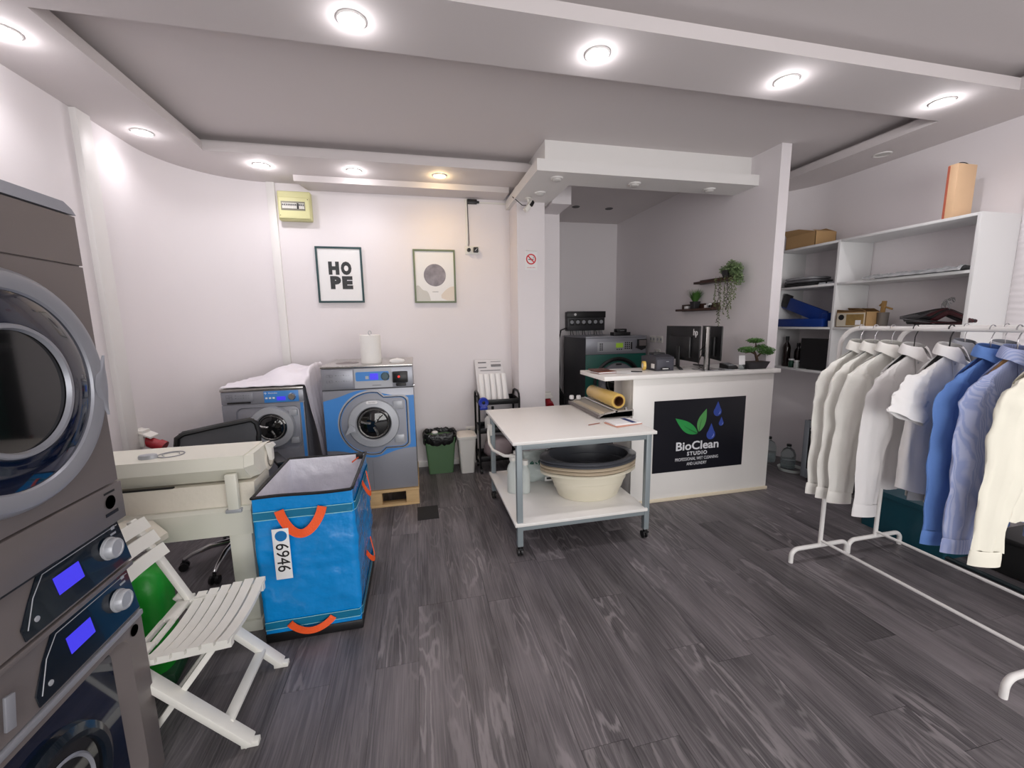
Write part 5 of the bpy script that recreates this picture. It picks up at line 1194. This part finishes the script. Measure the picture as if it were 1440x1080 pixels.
# pile of hangers
def flat_hanger(label, loc, rot, m, hookm=STEELC):
    t = thing('clothes_hanger', label, 'hanger', loc, 0, 'hangers piled on the middle right shelf'); t.rotation_euler = rot
    MB().tube([(-.21, 0, -.09), (-.12, 0, -.05), (-.04, 0, -.012), (0, 0, 0), (.04, 0, -.012), (.12, 0, -.05), (.21, 0, -.09)], [.008, .011, .012, .013, .012, .011, .008], 8, sx=1.5).cyl((-.2, 0, -.095), (.2, 0, -.095), .005, n=8).build('hanger_body', m, t)
    MB().tube([(0, 0, 0), (0, 0, .03), (.018, 0, .045)] + [(.0 + .024 * math.cos(a), 0, .075 + .024 * math.sin(a)) for a in [-.6 + .5 * i for i in range(8)]], .0024, 6).build('hook', hookm, t)
    return t
for i in range(7):
    flat_hanger(('burgundy plastic hanger standing at the right end of the hanger pile' if i == 0 else ['dark plastic hanger lying low in the hanger pile', 'black hanger leaning at the back of the hanger pile', 'grey edged hanger across the middle of the hanger pile', 'dark hanger at the front of the hanger pile', 'black hanger with its arm reaching left over the shelf', 'topmost dark hanger of the pile'][i - 1]),
                (3.76 + .012 * i, 2.23 + .014 * i, 1.575 + .008 * (i % 3)), (.25 + .06 * i, .12 - .05 * i, PI / 2 + .12 * (i - 3)), BURG if i in (0, 2) else (BLACK if i % 2 else mat('smoke_plastic', (64, 62, 64), .3)))
t = thing('monitor', 'black flat screen standing on the lowest left shelf behind the first rack', 'monitor', (3.70, 3.17, 1.056), PI * 1.5 + .05)
MB().box(-.155, .155, 0, .018, .004, .30, .003).build('bezel', BLACK, t); MB().box(-.148, .148, -.0015, .001, .014, .293).build('screen', DGLASS, t); MB().box(-.08, .08, .0, .12, 0, .008).build('stand', BLACK, t)
bottle('wine_bottle', 'dark bottle with a pale label at the far left of the lowest shelf', 3.76, 3.545, 1.056, .036, .31, mat('dark_bottle', (26, 14, 12), .15), BLACK, None, .36)
bottle('wine_bottle', 'shorter dark bottle beside the labelled one on the lowest shelf', 3.86, 3.50, 1.056, .034, .24, mat('dark_bottle', (0, 0, 0)), BLACK, None, .4)
t = bottle('small_jar', 'small green jar with a white label beside the bottles on the lowest shelf', 3.72, 3.44, 1.056, .026, .085, mat('dark_green_glass', (0, 0, 0)), PAPER, None, .8)
bottle('small_jar', 'clear little jar in front of the black screen on the lowest shelf', 3.71, 3.37, 1.056, .024, .075, FROST, PAPER, None, .8)
# appliance, jugs, crate under the shelves
t = thing('microwave_oven', 'grey appliance with a dark glass door on the floor under the shelf unit', 'appliance', (3.605, 2.90, 0), PI * 1.5)
g_ = mat('appliance_grey', (134, 140, 146), .4)
MB().box(-.225, .225, .012, .38, .025, .585, .01).build('housing', mat('appliance_dark', (52, 54, 58), .5), t)
MB().box(-.225, -.175, -.012, .015, .025, .585, .006).box(.17, .225, -.012, .015, .025, .585, .006).box(-.18, .18, -.012, .015, .52, .585, .004).box(-.18, .18, -.012, .015, .025, .115, .004).build('door_frame', g_, t)
MB().box(-.176, .172, -.004, .010, .114, .521).build('door_glass', DGLASS, t)
MB().box(.03, .14, -.014, -.010, .050, .078, .002).build('button_panel', BLACK, t)
for x in (-.19, .19):
    for y in (.05, .33): MB().cyl((x, y, 0), (x, y, .027), .015, n=12).build('foot', RUBBER, t)
MB().lathe([(0, 0), (.01, -.002)], (-.15, -.006, .50), n=12, axis='y').build('door_catch', STEELG, t)
def jug(label, x, y, s):
    t = thing('water_jug', label, 'jug', (x, y, 0), 0)
    def fn(r, h, a): return (r * (1 + .02 * math.cos(a * 4) - (.02 if int(h * 60) % 2 else 0)), h)
    MB().lathe([(.001, .001), (.068 * s, 0), (.075 * s, .02), (.075 * s, .16 * s), (.055 * s, .21 * s), (.02 * s, .235 * s), (.02 * s, .255 * s)], n=32, fn=fn).build('jug_body', CLEAR, t, ang=60)
    MB().lathe([(.001, .002), (.066 * s, .002), (.07 * s, .02), (.07 * s, .10 * s), (.001, .10 * s)], n=24).build('water', mat('water', (190, 200, 204), .1, trans=.8), t)
    MB().cyl((0, 0, .25 * s), (0, 0, .272 * s), .024 * s, n=16).build('cap', BLACK, t)
jug('clear ribbed water jug with a dark cap on the floor beside the counter end', 3.72, 3.63, 1.0)
jug('second clear water jug nearer the grey appliance on the floor', 3.74, 3.40, .92)
t = thing('tray', 'shallow clear plastic tray around the second water jug', 'tray', (3.70, 3.33, 0), 0)
MB().lathe([(.105, 0), (.115, .03), (.112, .03), (.100, .003)], n=32, close=True).build('tray_body', FROST, t)
t = thing('storage_crate', 'dark teal plastic crate on the floor under the hanging shirts', 'crate', (3.42, 2.02, 0), 0)
m_ = MB(); taper(.19, .26, .21, .28, .0, .30, m_, .02); m_.build('crate_body', TEALB, t)
taper(.218, .288, .218, .288, .275, .312, r=.02).build('rim', TEALB, t)
t = thing('storage_box', 'low black box on the floor behind the racks at the right edge', 'box', (3.66, 1.25, 0), 0)
MB().box(-.28, .25, -.42, .40, 0, .22, .01).build('box_body', mat('matt_black', (14, 14, 16), .8), t); MB().box(-.29, .26, -.43, .41, .20, .235, .008).build('lid', BLACK, t)
t = thing('floor_rail', 'dark metal bar lying on the floor behind the second clothes rack', 'rail', (3.25, 1.62, 0), 0)
MB().cyl((0, -.75, .014), (0, .42, .014), .014, n=10).build('bar', mat('dark_teal_metal', (40, 52, 56), .4, .4), t)
# ================================================================ CLOTHES RACKS
def rack(x, label):
    t = thing('clothes_rack', label, 'clothes rack', (x, 1.485, 0), 0, 'white tube clothes racks')
    L_ = .495; R_ = .11; r_ = .0125
    P = [(0, L_, .09), (0, L_, 1.3)] + [(0, L_ - R_ + R_ * math.cos(a), 1.5 - R_ - r_ + R_ * math.sin(a)) for a in [PI / 2 * i / 8 for i in range(9)]]
    P += [(0, -L_ + R_ - R_ * math.sin(a), 1.5 - R_ - r_ + R_ * math.cos(a)) for a in [PI / 2 * i / 8 for i in range(9)]] + [(0, -L_, 1.3), (0, -L_, .09)]
    MB().tube(P[:11], r_, 12).build('pole', TRIMW, t); MB().tube(P[9:13], r_, 12).build('hanging_rail', TRIMW, t); MB().tube(P[11:], r_, 12).build('pole', TRIMW, t)
    MB().cyl((0, -L_, .125), (0, L_, .125), .009, n=10).build('bottom_rail', TRIMW, t)
    for s_ in (-1, 1):
        F = [(-.222, s_ * L_, .002), (-.222, s_ * L_, .045)] + [(-.222 + .05 - .05 * math.cos(a), s_ * L_, .045 + .045 * math.sin(a)) for a in [PI / 2 * i / 6 for i in range(1, 7)]]
        F += [(-p[0], p[1], p[2]) for p in F[::-1]]
        MB().tube(F, .0135, 12).build('foot', TRIMW, t)
    return t
rack(2.49, 'white tube clothes rack in front, carrying the row of shirts')
rack(2.95, 'white tube clothes rack behind the front one, nearer the shelves')
def hanger(x, y, label, m, hook=STEELC, rz=0, wood=False):
    t = thing('clothes_hanger', label, 'hanger', (x, y, 1.40), rz, 'hangers on the racks')
    hk = [(0, 0, -.014), (0, 0, .005), (0, 0, .045), (.006, 0, .06)] + [(-.001 + .0205 * math.cos(a), 0, .0875 + .0205 * math.sin(a)) for a in [-.5 + .52 * i for i in range(8)]]
    MB().tube(hk, .0022 if not wood else .003, 6).build('hook', hook, t)
    k = 1.7 if wood else 1.2
    MB().tube([(-.165, 0, -.112), (-.11, 0, -.078), (-.05, 0, -.040), (0, 0, -.014), (.05, 0, -.040), (.11, 0, -.078), (.165, 0, -.112)], [.004, .005, .006, .007, .006, .005, .004], 8, sx=k).build('hanger_body', m, t)
    return t
def shirt(x, y, label, m, seed=0, rz=0.0, sleeves='long', z0=1.392, hem=-.72, W=.235, cuffm=None, lean=0.0, collar=True, group='shirts on the front rack', thick=.030, btn=True, sl=.70):
    t = thing('shirt', label, 'shirt', (x, y, z0), rz, group); rs = seed * 7.3
    def body(u, v):
        a = 2 * PI * u; cx_, sy_ = math.cos(a), math.sin(a)
        ax = abs(cx_) ** .75 * (1 if cx_ >= 0 else -1)
        wv = W * (.93 + .10 * v ** .5 + .05 * v)
        zt = -.012 - .098 * abs(ax) ** 1.35
        zb = hem + .045 * abs(ax) ** 2 + .01 * nz(ax * 3, rs)
        z = zt + (zb - zt) * v
        top = min(1, v * 5)
        fold = (.011 * (1 - 2 * abs(math.sin(ax * 6 + rs + 1.5 * nz(v * 2, rs)))) + .012 * nz(ax * 5, v * 2.2, rs) + .004 * nz(ax * 12, v * 9, rs)) * min(1, v * 1.4)
        th = thick * (.45 + .55 * top) * (1 + .4 * v) * math.copysign(abs(sy_) ** .8, sy_)
        xx = ax * wv + .006 * nz(v * 5, rs, ax * 2)
        return (xx, th + fold + lean * v, z)
    MB().grid(body, 56, 26, wrapu=True).build('shirt_body', m, t, ang=80)
    for s_ in (-1, 1):
        long_ = sleeves == 'long'
        if long_: PTS = [(.12, -.062), (.170, -.090), (.200, -.118), (W * .90, -.158), (W * .955, -.22), (W * 1.0, -.33), (W * 1.04, -.47), (W * 1.09, -.62), (W * 1.10, -.095 - sl)]
        else: PTS = [(.12, -.062), (.170, -.090), (.200, -.116), (W * .93, -.150), (W * 1.08, -.19), (W * 1.2, -.25), (W * 1.3, -.31)]
        RW = [.006, .014, .030, .058, .072, .073, .067, .062, .054] if long_ else [.006, .014, .032, .064, .084, .094, .098]
        RT = [.006, .011, .016, .021, .021, .020, .018, .017, .014] if long_ else [.006, .011, .016, .021, .022, .022, .022]
        ph_ = [0, 0, -.1, -.25, -.38, -.42, -.42, -.40, -.38] if long_ else [0, 0, -.1, -.2, -.3, -.35, -.35]
        n_ = len(PTS) - 1
        def lerp(A, q):
            i = min(n_ - 1, int(q)); f_ = q - i; f2 = f_ * f_ * (3 - 2 * f_)
            if isinstance(A[0], tuple): return tuple(a_ + (b_ - a_) * f_ for a_, b_ in zip(A[i], A[i + 1]))
            return A[i] + (A[i + 1] - A[i]) * f2
        def slv(u, v, s_=s_):
            q = v * n_; p = lerp(PTS, q); q1 = min(n_, q + .6); q0 = max(0, q - .6); pa = lerp(PTS, q0); pb = lerp(PTS, q1)
            tx, tz = pb[0] - pa[0], pb[1] - pa[1]; L_ = math.hypot(tx, tz); nx_, nzv = -tz / L_, tx / L_
            a = 2 * PI * u; ca, sa = math.cos(a), math.sin(a)
            cr = 1 + (.16 * nz(ca * 1.6 + v * 6, sa * 1.6, rs + v * 11 + s_) + .07 * math.sin(v * 26 + ca * 2 + rs)) * min(1, v * 3)
            w_ = lerp(RW, q) * cr; h_ = lerp(RT, q) * cr; la = sa * abs(sa) ** .35
            crease = .006 * math.sin(ca * 7 + rs + v * 3) * min(1, v * 3) + .008 * nz(ca * 2.5, v * 16, rs + 5) * min(1, v * 3)
            fi = lerp(ph_, q) * (1 if s_ < 0 else .4); dx = nx_ * ca * w_
            yo = h_ * la + crease * (1 if sa < 0 else .6)
            return (s_ * p[0] + s_ * dx * math.cos(fi) - yo * math.sin(fi) * s_ * 0 + yo * math.sin(-fi) * s_, -.012 - .010 * v + yo * math.cos(fi) + s_ * dx * math.sin(fi) + .008 * math.sin(v * 5 + rs) * v + lean * v, p[1] + nzv * ca * w_ + .012 * nz(v * 14, ca * 2, rs) * v)
        MB().grid(slv, 24, 44, wrapu=True).build('sleeve', m, t, ang=80)
        e = [slv(k / 24, 1) for k in range(24)]; cxp = sum(p[0] for p in e) / 24; cyp = sum(p[1] for p in e) / 24; czp = sum(p[2] for p in e) / 24
        if long_:
            def cf(u, v):
                a = 2 * PI * u; i = min(4, int(v * 4 + .5)); k = [.96, 1.06, 1.10, 1.10, .95][i]; zz = [.004, .0, -.03, -.062, -.060][i]
                kk = 1 + .05 * nz(math.cos(a) * 2, math.sin(a) * 2, rs)
                fi = -.38 if s_ < 0 else .15; dx = .055 * k * kk * math.cos(a); dy = .015 * k * math.sin(a) * abs(math.sin(a)) ** .2
                return (cxp + dx * math.cos(fi) - dy * math.sin(fi), cyp + dx * math.sin(fi) + dy * math.cos(fi), czp + zz)
            MB().grid(cf, 24, 4, wrapu=True).build('cuff', cuffm or m, t, ang=50)
        else:
            MB().grid(lambda u, v: (slv(u, 1 - .08 * v)[0] * 1.0 + (slv(u, 1 - .08 * v)[0] - cxp) * .03, cyp + (slv(u, 1 - .08 * v)[1] - cyp) * 1.10, slv(u, 1 - .08 * v)[2] - .002), 24, 2, wrapu=True).build('cuff', m, t, ang=50)
    if collar:
        def stand(u, v):
            a = -PI / 2 + .25 + (2 * PI - .5) * u
            return (.062 * math.cos(a), .034 * math.sin(a) - .002, -.030 + .050 * v + .012 * math.sin(a))
        MB().grid(stand, 28, 2, thick=(0, 0, .0005)).build('collar_stand', m, t, ang=80)
        def leafc(u, v):
            a = -PI / 2 + .16 + (2 * PI - .32) * u; pt = max(0, 1 - min(u, 1 - u) * 6)
            r_ = 1 + .38 * v ** .7 + .25 * v * pt
            return (.064 * math.cos(a) * r_, .036 * math.sin(a) * r_ - .002 - .020 * v * pt, .021 + .012 * math.sin(a) - (.046 + .036 * pt) * v ** 1.3)
        MB().grid(leafc, 40, 6, thick=(0, 0, .0018)).build('collar', cuffm or m, t, ang=80)
    # placket with buttons follows the front
    def front(z):
        best = None
        v = (z + .012) / (hem + .012); p = body(.75, v); return p
    MB().grid(lambda u, v: (front(-.03 + (hem + .05) * v)[0] - .016 + .032 * u, front(-.03 + (hem + .05) * v)[1] - .0035, front(-.03 + (hem + .05) * v)[2]), 2, 20, thick=(0, .002, 0)).build('placket', m, t, ang=80)
    if btn:
        for k in range(6):
            p = front(-.07 - .10 * k); MB().lathe([(0, -.002), (.0048, -.0015), (.0052, 0)], (p[0], p[1] - .0045, p[2]), n=10, axis='y').build('button', STEELG, t)
    return t
FX = 2.49
SMK = mat('clear_hanger', (200, 204, 206), .2, trans=.4)
hl = [(1.865, 'clear hanger holding the first white shirt at the rack end', SMK, STEELC, False), (1.79, 'clear hanger holding the second white shirt', SMK, STEELC, False), (1.705, 'clear hanger holding the third white shirt', SMK, STEELC, False),
      (1.60, 'black wire hanger holding the large white shirt with the open collar', BLACKM, BLACKM, False), (1.455, 'black hanger with a thick hook holding the short-sleeved shirt', BLACK, BLACK, True),
      (1.31, 'dark hanger holding the plain blue shirt', NAVY, STEELC, False), (1.225, 'wooden hanger holding the striped blue shirt', mat('hanger_wood', (172, 132, 86), .5), STEELC, True), (1.115, 'clear hanger holding the cream shirt', SMK, STEELC, False)]
for y, lb, m, hm, wd in hl: hanger(FX, y, lb, m, hm, 0, wd)
shirt(FX, 1.865, 'first white long-sleeved shirt at the far end of the front rack', SHO, 1, .04, thick=.020)
shirt(FX, 1.79, 'second white shirt from the far end of the front rack', SHO, 2, .02, thick=.020)
shirt(FX, 1.705, 'third white shirt from the far end, with a crumpled cuff', SHO, 3, -.03, thick=.022)
shirt(FX, 1.60, 'large bright white shirt with a wide open collar in the middle of the rack', SHW, 4, .10, W=.245, hem=-.735, thick=.032, z0=1.385)
shirt(FX, 1.455, 'white short-sleeved shirt on a black hanger', SHW, 5, .12, sleeves='short', W=.24, thick=.034, hem=-.70)
shirt(FX, 1.31, 'plain blue shirt hanging between the short-sleeved and the striped shirt', SHB, 6, .08, W=.235, thick=.026, cuffm=SHB)
shirt(FX, 1.225, 'pale blue striped shirt on a wooden hanger', SHS, 7, .05, W=.238, thick=.026)
shirt(FX, 1.115, 'cream shirt at the right edge of the photo', SHC, 8, .03, W=.245, thick=.030, hem=-.69)
hanger(2.95, 1.66, 'clear hanger on the second rack holding the grey white shirt', SMK)
shirt(2.95, 1.66, 'greyish white shirt on the second rack behind the short-sleeved one', SHG, 9, .1, group='shirts on the second rack', W=.24, thick=.03)
hanger(2.95, 1.50, 'clear hanger on the second rack holding the grey shirt at the right', SMK)
shirt(2.95, 1.50, 'grey shirt on the second rack behind the blue shirts', SHG, 10, -.05, group='shirts on the second rack', W=.24, thick=.03)
